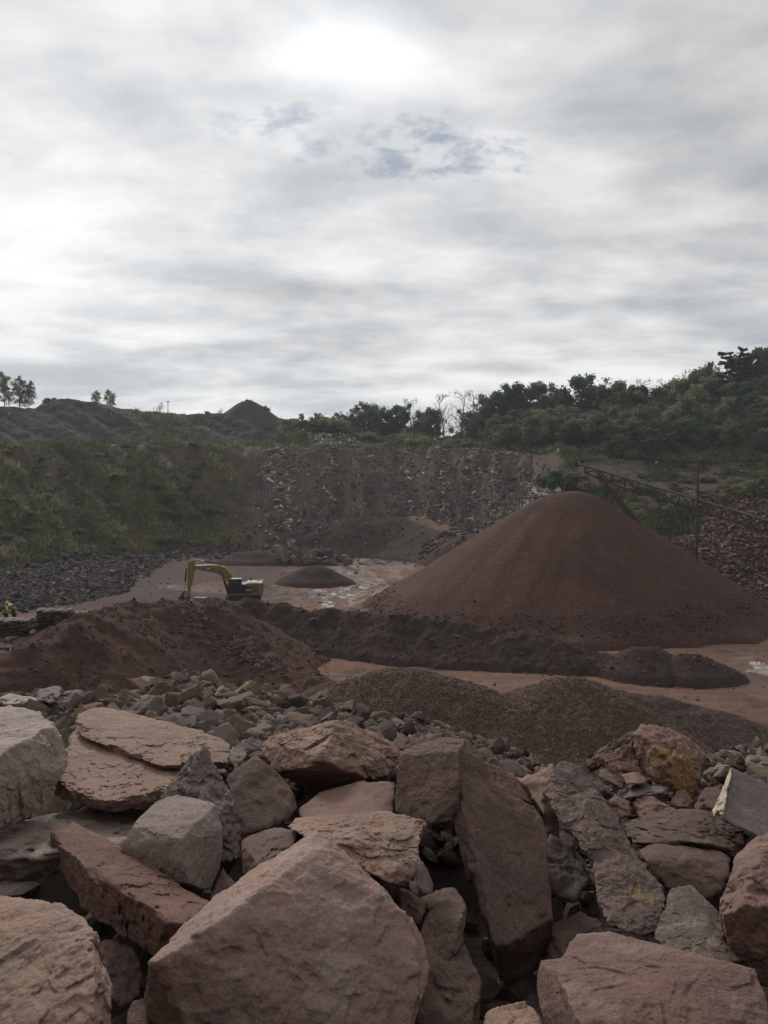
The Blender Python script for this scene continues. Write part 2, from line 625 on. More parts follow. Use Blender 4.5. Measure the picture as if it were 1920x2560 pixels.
def TZ(x, y, rough=True):
    """terrain height at world x, y (arrays)"""
    x = np.asarray(x, float); y = np.maximum(np.asarray(y, float), 5.0)
    px = np.clip(960 + F * x / y, -900, 3000)
    cd = [np.interp(px, _tpx, _td[:, k]) for k in range(6)]
    cz = [np.interp(px, _tpx, _tz[:, k]) for k in range(6)]
    z = np.zeros_like(x)
    for k in range(5):
        t = np.clip((y - cd[k]) / (cd[k + 1] - cd[k]), 0, 1)
        z = np.where(y >= cd[k], cz[k] + (cz[k + 1] - cz[k]) * t, z)
    z = np.where(y > 420, cz[5], z)
    z = z + terrace(px, y)
    if rough:
        t1 = ss(y, cd[1] - 4, cd[1] + 8) * (1 - ss(y, cd[2] - 4, cd[2] + 2)) + 0.5 * ss(y, cd[3] - 2, cd[3] + 8) * (1 - ss(y, cd[4] - 8, cd[4] + 4))
        p = xy3(px / 55.0 + .5 * noise3(xy3(x / 17, y / 17, 5.5)), y / 30.0)
        wall = ss(px, 560, 700) * (1 - ss(px, 1330, 1420))
        rib = fbm(p, 4, 0.55) * (1.0 + 0.7 * wall)
        left = 1 - ss(px, 520, 680)
        q = px + 7.0 * (y - 190)
        rib = rib * (1 - .6 * left) + left * fbm(xy3(q / 75, y / 70, 3.1), 4, .55) * 2.0
        z = z + t1 * (rib * 1.3 + fbm(xy3(x / 9, y / 9, 3.3), 4, .55) * 0.9)
        z = z + fbm(xy3(x / 2.6, y / 2.6, 8.1), 3, .55) * (0.05 + 0.30 * ss(y, cd[0], cd[1] + 5))
        z = z + fbm(xy3(x / 14, y / 14, 1.7), 3) * 0.16 * (1 - ss(y, cd[0], cd[1]))
        z = z - ruts(x, y) * .10 * (y < 135)
        tw = t1 * wall
        lw = fbm(xy3(x / 8, z / 2.2, 4.9), 4, .55) * 3
        z = z + tw * (np.floor(lw) + ss(lw - np.floor(lw), .6, .9)) * .35
        z = z + ss(y, cd[4] - 6, cd[4] + 6) * fbm(xy3(x / 20, 0 * x, 2.2), 4) * 0.9
    return z


def zone(x, y):
    px = np.clip(960 + F * x / np.maximum(y, 5), -900, 3000)
    return px, [np.interp(px, _tpx, _td[:, k]) for k in range(6)]


def segdist(px, py, pts):
    d = np.full_like(px, 1e9)
    for a, b in zip(pts[:-1], pts[1:]):
        ax, ay, bx, by = *a, *b
        t = np.clip(((px - ax) * (bx - ax) + (py - ay) * (by - ay)) / ((bx - ax) ** 2 + (by - ay) ** 2), 0, 1)
        d = np.minimum(d, np.hypot(px - ax - t * (bx - ax), py - ay - t * (by - ay)))
    return d


RUTS = [[(-22, 66), (-6, 62.5), (8, 60), (24, 57), (50, 55)], [(-20, 63.5), (-4, 60.5), (12, 57.5), (40, 53)], [(16, 72), (34, 73.5), (60, 76)], [(18, 69), (36, 69.5), (60, 70)],
        [(-10, 140), (-3, 118), (-8, 100), (-20, 92)], [(-30, 118), (-16, 112), (-4, 118)], [(-40, 92), (-26, 98), (-12, 106)]]


def ruts(x, y):
    out = np.zeros_like(x)
    for k, pl in enumerate(RUTS):
        d = segdist(x + .5 * noise3(xy3(x / 6, y / 6, k)), y + .5 * noise3(xy3(x / 6, y / 6, k + 9.)), pl)
        out = np.maximum(out, 1 - ss(np.abs(d - 1.0), .18, .50))
        out = np.maximum(out, .7 * (1 - ss(np.abs(d - 2.3), .18, .5)))
    return out * (1 - ss(np.abs(fbm(xy3(x / 5, y / 5, 6.6), 3)), .35, .7))


def land_masks(x, y, z):
    px, cd = zone(x, y)
    qx, qy = PX(xy3(x, y, z))
    n = fbm(xy3(x / 11, y / 11, 4.4), 4, .55)
    nf = fbm(xy3(x / 3, y / 3, 7.7), 3, .6)
    nv = fbm(xy3(px / 30 + n * .8, y / 26, 9.1), 5, .6)
    slope = ss(y, cd[1] - 3, cd[1] + 4)
    # left slope: grassed, with bare runs
    g = slope * (1 - ss(px, 560, 650)) * (1 - ss(y, cd[3] - 2, cd[3] + 5)) * ss(n * 0.45 + nv * 0.4 + nf * .2, -0.80, -0.22)
    bare = np.maximum(0 * n, .8 * (1 - ss(segdist(qx, qy, [(45, 1125), (120, 1150), (165, 1240)]), 12, 40)))
    bare = np.maximum(bare, 1 - ss(segdist(qx, qy, [(455, 1125), (520, 1210), (570, 1280), (600, 1300)]), 16, 52))
    bare = np.maximum(bare, 1 - ss(segdist(qx, qy, [(600, 1120), (650, 1210), (660, 1300)]), 30, 70))
    g = g * (1 - bare * 0.8)
    # bench edge fringe and patches of the upper tier
    g = np.maximum(g, (1 - ss(px, 1050, 1150)) * ss(y, cd[2] - 3, cd[2] + 1) * (1 - ss(y, cd[3] + 1, cd[3] + 6)) * ss(nf + n, -.35, .2) * ss(px, 120, 330))
    g = np.maximum(g, .9 * ss(y, cd[3], cd[3] + 3) * (1 - ss(y, 236, 240)) * (1 - ss(segdist(qx, qy, [(380, 1070), (450, 1045), (420, 1090)]), 30, 75)) * ss(n + nf, -.4, .2))
    g = np.maximum(g, .9 * ss(y, cd[3], cd[3] + 3) * (1 - ss(segdist(qx, qy, [(715, 1070), (770, 1100)]), 12, 36)) * ss(n + nf, -.5, .1))
    # right: patchy slope, the wooded hill
    r = ss(px, 1370, 1430)
    g = np.maximum(g, r * ss(y, 112, 122) * (1 - ss(y, cd[2] - 2, cd[2] + 6)) * ss(n + .9 * nf, -.75, .35) * .9)
    g = np.maximum(g, r * ss(y, cd[3] + 2, cd[3] + 8))
    g = np.maximum(g, r * ss(y, cd[2] - 4, cd[2] + 4) * ss(n + 1.0 * nf, -.6, .5) * .7)
    g = np.maximum(g, ss(px, 960, 1060) * ss(y, cd[2] - 1, cd[2] + 4) * ss(n + nf, -.6, 0) * (1 - ss(px, 1330, 1370) * (1 - ss(y, cd[3], cd[3] + 4))))
    # grey scree runs on the slopes
    pale = np.zeros_like(x)
    for a, w in (([(285, 1118), (335, 1170)], 15), ([(355, 1120), (400, 1160)], 12), ([(400, 1125), (425, 1165)], 8), ([(620, 1130), (655, 1175)], 12)):
        pale = np.maximum(pale, (1 - ss(segdist(qx, qy, a), w * .5, w * 1.3)) * ss(nv + nf, -.5, .2))
    g = g * (1 - .9 * pale)
    wall = ss(px, 980, 1050) * (1 - ss(px, 1300, 1360)) * ss(y, cd[1] + 4, cd[1] + 12) * (1 - ss(y, cd[2] - 2, cd[2] + 1))
    allw = ss(px, 590, 680) * (1 - ss(px, 1320, 1370)) * ss(y, cd[1] - 2, cd[1] + 6) * (1 - ss(y, cd[2] - 1, cd[2] + 1))
    pale = np.maximum(pale, allw * (.16 + .22 * ss(nv + nf, -.4, .5)))
    pale = np.maximum(pale, wall * ss(nv + .5 * nf, -.35, .30) * .80)
    # clay floor
    c = (1 - slope) * (1 - ss(segdist(qx, qy, [(960, 1420), (900, 1470), (780, 1490), (860, 1500)]), 60, 130)) * ss(n + .3 * nf, -.7, 0)
    c = np.maximum(c, (1 - ss(y, 92, 104)) * (1 - ss(segdist(qx, qy, [(740, 1648), (1000, 1668), (1400, 1705), (1900, 1760), (2300, 1780)]), 25, 70)))
    c = np.maximum(c, (1 - ss(segdist(qx, qy, [(1450, 1615), (1650, 1610), (2000, 1590), (2300, 1600)]), 50, 120)))
    c = np.maximum(c, .7 * (1 - ss(px, 180, 260)) * (y < 74))
    c = np.maximum(c, .8 * (1 - ss(segdist(qx, qy, [(500, 1470), (570, 1465)]), 6, 20)))
    c = np.maximum(c, .12 * r * ss(y, cd[2], cd[2] + 5) * (1 - ss(y, cd[3] - 3, cd[3] + 3)))
    c = c * ss(n * .6 + nf * .6, -.75, .0)
    rut = ruts(x, y)
    c = np.clip(c * (1 - .5 * rut) , 0, 1)
    spoil = ss(y, cd[3] + 1, cd[3] + 6) * (1 - ss(px, 900, 1000))
    wet = (1 - slope) * (1 - ss(segdist(qx, qy, [(980, 1412), (900, 1455), (840, 1490)]), 30, 90)) * ss(fbm(xy3(x / 2.2, y / 7, 1.1), 4), -.1, .35)
    wet = np.maximum(wet, (1 - ss(segdist(qx, qy, [(1850, 1675), (2000, 1690)]), 15, 50)))
    return dict(grass=g, clay=c, pale=pale, wet=np.maximum(wet, .55 * rut), spoil=spoil)


def mat_soil(name, base, scale=0.25, mid=1.2, fine=6.0, speck=None, bump=(3.0, .6, .08), stretch=(1, 1, 1), fine_amt=.3):
    base = tuple(sat(c) for c in base)
    m = mat_mix(name, base, scale, fine, .95, bump, speck=speck, mid=mid, stretch=stretch, fine_amt=fine_amt, spec=.15)
    nt = m.node_tree
    N, L = nt.nodes, nt.links
    b = N['Principled BSDF']
    src = b.inputs['Base Color'].links[0].from_socket

    def att(n):
        a = N.new('ShaderNodeAttribute')
        a.attribute_name = n
        return a.outputs['Fac']

    def tex(s, lo, hi, ca, cb):
        tc = N.new('ShaderNodeTexCoord')
        t = N.new('ShaderNodeTexNoise')
        t.inputs['Scale'].default_value = s
        t.inputs['Detail'].default_value = 5
        t.inputs['Roughness'].default_value = .65
        L.new(tc.outputs['Object'], t.inputs['Vector'])
        r = N.new('ShaderNodeValToRGB')
        r.color_ramp.elements[0].position = lo
        r.color_ramp.elements[1].position = hi
        r.color_ramp.elements[0].color = sat(ca, 1.25) + (1,)
        r.color_ramp.elements[1].color = sat(cb, 1.25) + (1,)
        L.new(t.outputs['Fac'], r.inputs[0])
        return r.outputs['Color']

    def over(f, a, c):
        n = N.new('ShaderNodeMix')
        n.data_type = 'RGBA'
        L.new(f, n.inputs['Factor'])
        A = [q for q in n.inputs if q.type == 'RGBA']
        L.new(a, A[0])
        L.new(c, A[1])
        return [q for q in n.outputs if q.type == 'RGBA'][0]

    src = over(att('spoil'), src, tex(.35, .3, .7, (.040, .031, .032), (.064, .050, .049)))
    src = over(att('clay'), src, tex(.6, .32, .68, (.135, .080, .058), (.225, .142, .108)))
    src = over(att('grass'), src, tex(.5, .34, .66, (.050, .054, .024), (.125, .112, .050)))
    src = over(att('pale'), src, tex(.8, .3, .7, (.150, .130, .118), (.255, .235, .215)))
    L.new(src, b.inputs['Base Color'])
    mr = N.new('ShaderNodeMapRange')
    L.new(att('wet'), mr.inputs[0])
    mr.inputs[3].default_value = .95
    mr.inputs[4].default_value = .30
    L.new(mr.outputs[0], b.inputs['Roughness'])
    return m


M['ground'] = mat_soil('pit_soil', ((.098, .064, .055), (.074, .051, .047), (.120, .084, .073)), .08, .5, 3.0, bump=(1.6, .6, .15))


def ground_sheet():
    us = np.arange(-1.35, 1.3501, 0.0026)
    ds = np.concatenate([np.arange(16, 44, 1.5), np.arange(44, 96, .42), np.arange(96, 246, 0.60), np.geomspace(247, 420, 40), np.geomspace(460, 9000, 14)])
    U, D = np.meshgrid(us, ds)
    X, Y = U * D, D
    Z = TZ(X.ravel(), Y.ravel())
    v = xy3(X.ravel(), Y.ravel(), Z)
    ny, nx = X.shape
    i = np.arange(ny * nx).reshape(ny, nx)
    f = np.stack([i[:-1, :-1], i[:-1, 1:], i[1:, 1:], i[1:, :-1]], -1).reshape(-1, 4)
    o = link('ground', new_mesh('ground', v, f, M['ground'], True, land_masks(v[:, 0], v[:, 1], v[:, 2])))
    tag(o, 'floor and slopes of the reddish stone pit', 'ground', kind='structure')


ground_sheet()

# ------------------------------------------------------------------ the bank the photographer stands on
_bpx = [-400, 0, 140, 300, 400, 470, 540, 640, 800, 950, 1100, 1250, 1350, 1420, 1600, 1720, 1770, 1850, 1920, 2300]
_bpy = [1775, 1762, 1752, 1748, 1718, 1702, 1722, 1742, 1775, 1800, 1832, 1885, 1925, 1955, 1990, 1955, 1918, 1895, 1888, 1860]
_bd = [10.5, 11, 11.3, 11.8, 12, 12, 11.9, 11.7, 11.4, 11, 10, 9, 8.6, 8.2, 8.0, 8.2, 8.6, 9.2, 9.5, 9.5]


def BZ(x, y, rough=True):
    x = np.asarray(x, float); y = np.asarray(y, float)
    px = np.clip(960 + F * x / np.maximum(y, 2.5), -400, 2300)
    dc = np.interp(px, _bpx, _bd)
    zc = P(px, np.interp(px, _bpx, _bpy), dc)[..., 2]
    z = np.full_like(x, 12.0)
    z = np.where(y < 2.6, 12.0 + (13.3 - 12.0) * (1 - ss(y, 1.7, 2.6)), z)
    zs = np.interp(px, [1150, 1420], [12.55, 12.05])
    z = np.where(y > 5.2, 12.0 + (zs - 12.0) * ss(y, 5.2, 6.8), z)
    t = np.clip((y - 6.8) / (dc - 6.8), 0, 1)
    z = np.where(y > 6.8, zs + (zc - zs) * t, z)
    z = np.where(y > dc, zc - (y - dc) * 0.72 * ss(y, dc - .2, dc + 1.2), z)
    if rough:
        z = z + fbm(xy3(x / .8, y / .8, .7), 4, .55) * 0.07
    return z


M['bank'] = mat_soil('bank_soil', ((.060, .044, .038), (.045, .034, .030), (.085, .065, .056)), 1.2, 5, 20, bump=(18, .8, .04))
_x, _y = np.meshgrid(np.arange(-40, 40.01, .2), np.arange(-14, 34, .2))
_z = np.maximum(BZ(_x.ravel(), _y.ravel()), -0.6)
_i = np.arange(_x.size).reshape(_x.shape)
_o = link('bank', new_mesh('bank', xy3(_x.ravel(), _y.ravel(), _z), np.stack([_i[:-1, :-1], _i[:-1, 1:], _i[1:, 1:], _i[1:, :-1]], -1).reshape(-1, 4), M['bank']))
tag(_o, 'dark rubble bank under the rock pile', 'bank', kind='structure')

# ------------------------------------------------------------------ heaps
HEAPS = []


def heap(name, label, crest, slope, mat, res=.5, rnd=2.0, rough=.12, rfreq=1.4, gully=0.0, cat='heap', group=None, clay=None, lump=.25, lfreq=.25):
    """heap of loose material dropped along a crest line; crest in (px, py, distance)"""
    C = np.array([P(*c) for c in crest])
    seed = len(HEAPS) * 3.7

    def fn(x, y):
        x = np.asarray(x, float); y = np.asarray(y, float)
        wob = fbm(xy3(x * lfreq, y * lfreq, seed), 3) * lump
        best = np.full_like(x, -1e3)
        ang = 0
        segs = list(zip(C[:-1], C[1:])) if len(C) > 1 else [(C[0], C[0] + np.array([.01, 0, 0]))]
        for a, b in segs:
            ex, ey = b[0] - a[0], b[1] - a[1]
            t = np.clip(((x - a[0]) * ex + (y - a[1]) * ey) / (ex * ex + ey * ey), 0, 1)
            dx, dy = x - a[0] - t * ex, y - a[1] - t * ey
            dist = np.hypot(dx, dy)
            if gully:
                ang = fbm(xy3(np.arctan2(dy, dx) * 2.6, dist * .03, seed + 5), 4, .6) * gully * ss(dist, 1, 9)
            h = a[2] + (b[2] - a[2]) * t - slope * (np.sqrt(dist ** 2 + rnd ** 2) - rnd) * (1 + .10 * wob) + ang
            k = .25
            best = np.maximum(best, h) + k * np.exp(-np.abs(best - h) / k) * .35 * (best > -900)
        toe = np.maximum(best, 0)
        best = best + wob * .6 * ss(toe, 0, 1.5)
        best = np.where(best < 1.2, best + .28 * np.exp(-np.abs(best - .3) / .5), best)        # spill at the foot
        return best + fbm(xy3(x * rfreq, y * rfreq, seed + 9), 4, .55) * rough

    HEAPS.append(fn)
    rad = max(2.0, C[:, 2].max() / slope + 5)
    x0, x1 = C[:, 0].min() - rad, C[:, 0].max() + rad
    y0, y1 = C[:, 1].min() - rad, C[:, 1].max() + rad
    X, Y = np.meshgrid(np.arange(x0, x1, res), np.arange(y0, y1, res))
    x, y = X.ravel(), Y.ravel()
    z = fn(x, y)
    g = TZ(x, y, False)
    keep = z > g - .7
    i = np.arange(x.size).reshape(X.shape)
    f = np.stack([i[:-1, :-1], i[:-1, 1:], i[1:, 1:], i[1:, :-1]], -1).reshape(-1, 4)
    f = f[keep[f].any(1)]
    used = np.unique(f)
    mp = np.full(x.size, -1); mp[used] = np.arange(len(used))
    z = np.maximum(z, g - 1.2)
    v = xy3(x, y, z)[used]
    org = np.array([C[:, 0].mean(), C[:, 1].mean(), 0])
    at = {}
    if clay is not None:
        qx, qy = PX(v)
        at['clay'] = 1 - ss(segdist(qx, qy, clay[0]), clay[1] * .5, clay[1])
    o = link(name, new_mesh(name, v - org, mp[f], M[mat], True, at))
    o.location = org
    tag(o, label, cat, group)
    return fn


def SZ(x, y):
    z = TZ(x, y)
    for h in HEAPS:
        z = np.maximum(z, h(x, y))
    return z


M['fines'] = mat_soil('red_fines', ((.096, .053, .042), (.078, .044, .036), (.110, .063, .050)), .10, .5, 9.0, bump=(9, .8, .05), fine_amt=.4, speck=((5.0, .80, (.150, .090, .068), .5), (6.0, .82, (.055, .032, .026), .6)))
M['dark'] = mat_soil('dark_stone_dust', ((.062, .041, .035), (.050, .035, .031), (.080, .053, .045)), .2, .9, 7.0, bump=(5, .8, .06), fine_amt=.35)
M['dirt'] = mat_soil('reddish_dirt', ((.088, .049, .037), (.066, .038, .031), (.112, .065, .050)), .3, 1.1, 7.0, bump=(5, .9, .07), fine_amt=.35)
M['gravel'] = mat_soil('brown_gravel', ((.116, .077, .059), (.096, .064, .051), (.130, .089, .070)), .4, 2, 16.0,
                       speck=((9.0, .70, (.20, .145, .108), .6), (11.0, .72, (.075, .050, .040), .7)), bump=(12, .9, .05), fine_amt=.4)
M['darkgravel'] = mat_soil('dark_gravel', ((.070, .047, .039), (.058, .041, .036), (.085, .058, .048)), .4, 2, 14.0,
                           speck=((9.0, .80, (.16, .125, .105), .6),), bump=(10, .9, .05), fine_amt=.35)
M['spoil'] = mat_soil('grey_spoil', ((.078, .062, .060), (.066, .053, .053), (.092, .074, .070)), .06, .3, 2.0, bump=(1.5, .6, .12))
M['rockheap'] = mat_soil('broken_rock_bed', ((.085, .060, .054), (.070, .050, .047), (.110, .080, .070)), .5, 2, 6, bump=(4, .8, .1))

heap('gravel_pile', 'huge smooth reddish cone of fines under the conveyor head', [(1414, 1225, 97.5), (1432, 1226, 97)], .655, 'fines', .4, 2.3, .04, 2.2, gully=.22, cat='gravel pile', lump=.6, lfreq=.12)
heap('soil_ridge', 'long dark ridge of stone dust running down from the excavator to the right', [(530, 1500, 80), (620, 1503, 78.5), (780, 1524, 76.5), (900, 1529, 75), (1000, 1538, 73), (1160, 1562, 70.5), (1300, 1583, 68.5), (1420, 1612, 66.5),
     (1540, 1642, 65)], .62, 'dark', .2, .6, .16, 2.2, cat='soil ridge', lump=.8, lfreq=.45)
heap('soil_heap', 'taller of two small dark heaps at the right end of the long ridge', [(1600, 1620, 64.3), (1630, 1618, 64.2)], .62, 'dark', .25, .7, .08, 2, cat='soil heap', lump=.3, lfreq=.5)
heap('soil_heap', 'lower small dark heap at the right tip of the long ridge, by the puddle', [(1712, 1636, 63.2), (1745, 1640, 63.2), (1790, 1668, 62.6), (1830, 1690, 62.2)], .62, 'dark', .25, .7, .08, 2, cat='soil heap', lump=.3, lfreq=.5)
heap('dirt_mound', 'broad reddish dirt mound in front of the excavator', [(-60, 1735, 49), (20, 1690, 51), (95, 1622, 53.5), (165, 1556, 57), (250, 1528, 61), (340, 1511, 65), (460, 1502, 68.5), (535, 1504, 69.5), (600, 1578, 66), (700, 1662, 61), (810, 1712, 57)], .60, 'dirt', .25, 1.0, .14, 1.8,
     cat='dirt mound', lump=1.0, lfreq=.35)
heap('gravel_pile', 'brown coarse gravel pile behind the spread of small stones, the left of two', [(900, 1702, 47.5), (985, 1680, 47.5), (1050, 1684, 47), (1150, 1712, 46), (1270, 1775, 44)], .64, 'gravel', .18, 1.6, .07, 3, cat='gravel pile', lump=.4, lfreq=.4)
heap('gravel_pile', 'brown coarse gravel pile right of its twin, above the ochre stained boulder', [(1405, 1700, 46.5), (1445, 1700, 46.3)], .62, 'gravel', .18, 1.6, .07, 3, cat='gravel pile', lump=.4, lfreq=.4)
heap('gravel_pile', 'low dark gravel pile between the two brown gravel piles', [(1310, 1738, 50), (1360, 1742, 50)], .6, 'darkgravel', .2, .8, .07, 3, cat='gravel pile', lump=.4, lfreq=.4)
heap('gravel_pile', 'low dark gravel pile spreading to the right edge behind the small stones', [(1540, 1722, 50), (1640, 1752, 49), (1760, 1775, 48), (1850, 1805, 47), (1960, 1850, 45)], .55, 'darkgravel', .2, 1.2, .08, 3, cat='gravel pile', lump=.5, lfreq=.4)
heap('gravel_pile', 'small dark gravel toe between the dirt mound and the brown gravel', [(830, 1708, 51), (900, 1700, 50)], .6, 'darkgravel', .2, .9, .07, 3, cat='gravel pile', lump=.4, lfreq=.4)
heap('soil_heap', 'dark pointed heap on the pit floor beyond the excavator', [(665, 1468, 122), (720, 1450, 122), (772, 1415, 122), (800, 1414, 122)], .62, 'dark', .4, 1.0, .08, 1.5, cat='soil heap', lump=.4)
heap('soil_heap', 'low dark heap at the far end of the pit floor, left of the broken rocks', [(600, 1380, 152), (660, 1376, 152), (720, 1396, 150)], .55, 'dark', .5, 1.0, .08, 1.5, cat='soil heap', lump=.4)
heap('spoil_heap', 'wide dark spoil heap with a clay road on top, below the far wall', [(640, 1398, 168), (710, 1362, 171), (790, 1332, 173), (880, 1300, 175), (960, 1290, 176), (1030, 1290, 174), (1090, 1310, 166), (1170, 1338, 154)],
     .62, 'dark', .6, 2.0, .25, .7, cat='spoil heap', lump=1.2, lfreq=.15, clay=([(1032, 1291), (1090, 1312), (1170, 1340), (1225, 1346)], 14))
heap('spoil_heap', 'flat topped dark loading pad left behind the huge gravel cone', [(1165, 1338, 151), (1250, 1338, 147), (1330, 1338, 143)], .9, 'dark', .5, 4.0, .12, 1, cat='spoil heap', lump=.4)
heap('spoil_heap', 'pointed dark spoil cone on the skyline above the quarry bench', [(608, 1004, 245), (634, 1004, 245)], .74, 'spoil', .6, 1.0, .1, .8, cat='spoil heap', lump=.5)
heap('rock_heap', 'large heap of broken red rock at the right edge beyond the conveyor', [(1995, 1185, 121), (2120, 1165, 121)], .62, 'rockheap', .5, 3, .3, 1.2, cat='rock heap', lump=1.0, lfreq=.2)
heap('rock_heap', 'low spread of broken rock between the big cone and the large rock heap', [(1640, 1352, 116), (1720, 1345, 117), (1800, 1340, 117)], .5, 'rockheap', .5, 2, .25, 1.2, cat='rock heap', lump=.6, lfreq=.2)

# ------------------------------------------------------------------ puddles
M['water'] = mat_plain('muddy_water_painted_sheen', (.50, .42, .37), .05, 0, .05, .6)  # muddy water, base colour paled to stand in for the sky's reflection


def puddles():
    V, Fq = [], []
    n = 0
    for (pts, w, dens, sx, sy) in (([(985, 1410), (930, 1440), (880, 1470), (830, 1498)], 56, .08, 1.0, 3.2), ([(705, 1418), (760, 1412)], 14, .15, .6, 3), ([(1860, 1672), (2050, 1690)], 26, -.05, 1.2, 3.0), ([(700, 1462), (600, 1440)], 14, .22, .8, 4)):
        w0 = np.array([P(a, b, 15 * F / (b - 1204)) for a, b in pts])
        x0, x1, y0, y1 = w0[:, 0].min() - 6, w0[:, 0].max() + 6, w0[:, 1].min() - 14, w0[:, 1].max() + 14
        r = .22
        X, Y = np.meshgrid(np.arange(x0, x1, r), np.arange(y0, y1, r))
        x, y = X.ravel(), Y.ravel()
        qx, qy = PX(xy3(x, y))
        near = 1 - ss(segdist(qx, qy, pts), w * .3, w)
        k = fbm(xy3(x / (sx * 1.6), y / (sy * 1.6), 12.5), 4, .5) * 1.0 - (1 - near) * .9 > dens
        i = np.arange(x.size).reshape(X.shape)
        f = np.stack([i[:-1, :-1], i[:-1, 1:], i[1:, 1:], i[1:, :-1]], -1).reshape(-1, 4)
        f = f[k[f].all(1)]
        if not len(f):
            continue
        used = np.unique(f)
        mp = np.full(x.size, -1); mp[used] = np.arange(len(used))
        z = TZ(x, y)[used] + .02
        V.append(xy3(x[used], y[used], z)); Fq.append(mp[f] + n); n += len(used)
    o = link('water', new_mesh('water', np.vstack(V), np.vstack(Fq), M['water']))
    tag(o, 'shallow muddy puddles with a pale painted sky sheen on the clay floor', 'water', kind='structure')


puddles()

# ------------------------------------------------------------------ the boulders in front
boulder('big squared grey boulder with a bright flat top, cut off by the left edge', 'grey', [
    [(-90, 1772, 6.0), (40, 1764, 6.05), (80, 1772, 5.95), (147, 1812, 5.5), (60, 1872, 5.05), (-20, 1925, 4.65), (-120, 1960, 4.3),
     (163, 1850, 5.45), (172, 1908, 5.35), (127, 1967, 5.15), (104, 2025, 5.0), (50, 2056, 4.85), (-20, 2092, 4.6), (-120, 2120, 4.3)]],
    7, terr=.016, amp=.018, fac=.5, thick=.25)
boulder('wide flat tan slab with a stepped broken upper layer, behind the squared grey boulder', 'tan', [
    [(185, 1815, 6.45), (270, 1790, 6.7), (480, 1836, 6.5), (552, 1905, 5.9), (440, 1960, 5.4), (409, 1975, 5.25), (397, 1992, 5.15), (285, 2006, 5.05),
     (216, 1996, 5.1), (128, 1967, 5.3), (160, 1890, 5.8), (280, 2030, 5.1), (395, 2016, 5.2), (130, 1990, 5.35)],
    [(190, 1790, 6.45), (193, 1782, 6.55), (266, 1767, 6.7), (370, 1792, 6.6), (490, 1821, 6.5), (579, 1854, 6.2), (560, 1908, 5.75), (470, 1912, 5.7),
     (356, 1886, 5.75), (330, 1893, 5.7), (215, 1845, 6.05), (192, 1832, 6.2), (335, 1903, 5.75), (560, 1925, 5.8)],
    [(355, 1886, 5.74), (450, 1878, 5.85), (455, 1912, 5.6), (405, 1914, 5.55), (357, 1900, 5.65), (405, 1924, 5.6), (455, 1924, 5.62)]],
    7, terr=.018, amp=.022, thick=[.3, .25, .2], fac=.55)
boulder('low weathered grey rock lying in shade under the front edge of the flat tan slab', 'grey', [
    [(40, 2052, 5.1), (190, 2020, 5.4), (360, 2030, 5.4), (400, 2060, 5.2), (340, 2100, 4.8), (220, 2120, 4.6), (126, 2150, 4.45), (30, 2140, 4.45), (-60, 2120, 4.6), (-40, 2070, 4.9),
     (126, 2190, 4.6), (-60, 2190, 4.7), (340, 2140, 4.9)]], 5, terr=.08, amp=.04, thick=.4)
boulder('pointed purple grey shale boulder leaning behind the lichened block', 'purple', [
    [(470, 1893, 5.35), (498, 1871, 5.4), (540, 1909, 5.35), (559, 1948, 5.3), (580, 2010, 5.2), (520, 2020, 5.0), (440, 1950, 5.15), (400, 1995, 5.0), (420, 2030, 4.95), (462, 1925, 5.2)],
    [(500, 1950, 5.1), (559, 1950, 5.3), (603, 2022, 5.1), (598, 2085, 5.0), (602, 2145, 4.9), (570, 2165, 4.75), (530, 2160, 4.7), (520, 2020, 4.9), (470, 2010, 4.9)]],
    6, terr=.07, amp=.04, thick=.35)
boulder('cube shaped grey tan block with lichen brown stains on its left face', 'block', [
    [(332, 2063, 4.5), (351, 2038, 4.62), (393, 2004, 4.85), (444, 1986, 5.0), (500, 1996, 4.9), (537, 2008, 4.75), (448, 2098, 4.28), (400, 2084, 4.38),
     (559, 2082, 4.6), (556, 2160, 4.5), (525, 2225, 4.35), (462, 2206, 4.18), (300, 2118, 4.42), (330, 2185, 4.35)]],
    7, terr=.010, amp=.013, fac=.45, thick=.35, cuts=3)
boulder('long reddish brown slab tilted down to the right below the cube block', 'red', [
    [(150, 2056, 4.9), (176, 2050, 4.95), (226, 2076, 4.72), (330, 2125, 4.5), (420, 2190, 4.25), (529, 2256, 3.95), (500, 2300, 3.75), (455, 2324, 3.5), (424, 2284, 3.65),
     (324, 2224, 3.86), (193, 2158, 4.2), (126, 2076, 4.75), (128, 2140, 4.7), (160, 2200, 4.4), (200, 2275, 4.15), (300, 2340, 3.9), (400, 2400, 3.65), (450, 2370, 3.55)]],
    7, terr=.025, amp=.02, thick=.15)
boulder('broad rough pinkish boulder cut off by the lower left corner', 'tan', [
    [(-160, 2250, 3.5), (0, 2233, 3.45), (127, 2257, 3.35), (193, 2275, 3.2), (222, 2302, 3.1), (234, 2342, 3.0), (256, 2386, 2.95), (263, 2398, 2.92), (264, 2445, 2.85), (267, 2520, 2.75),
     (280, 2600, 2.66), (280, 2760, 2.5), (-160, 2760, 2.5), (240, 2520, 2.68), (236, 2400, 2.86)]],
    7, terr=.018, amp=.020, thick=.35, fac=.6)
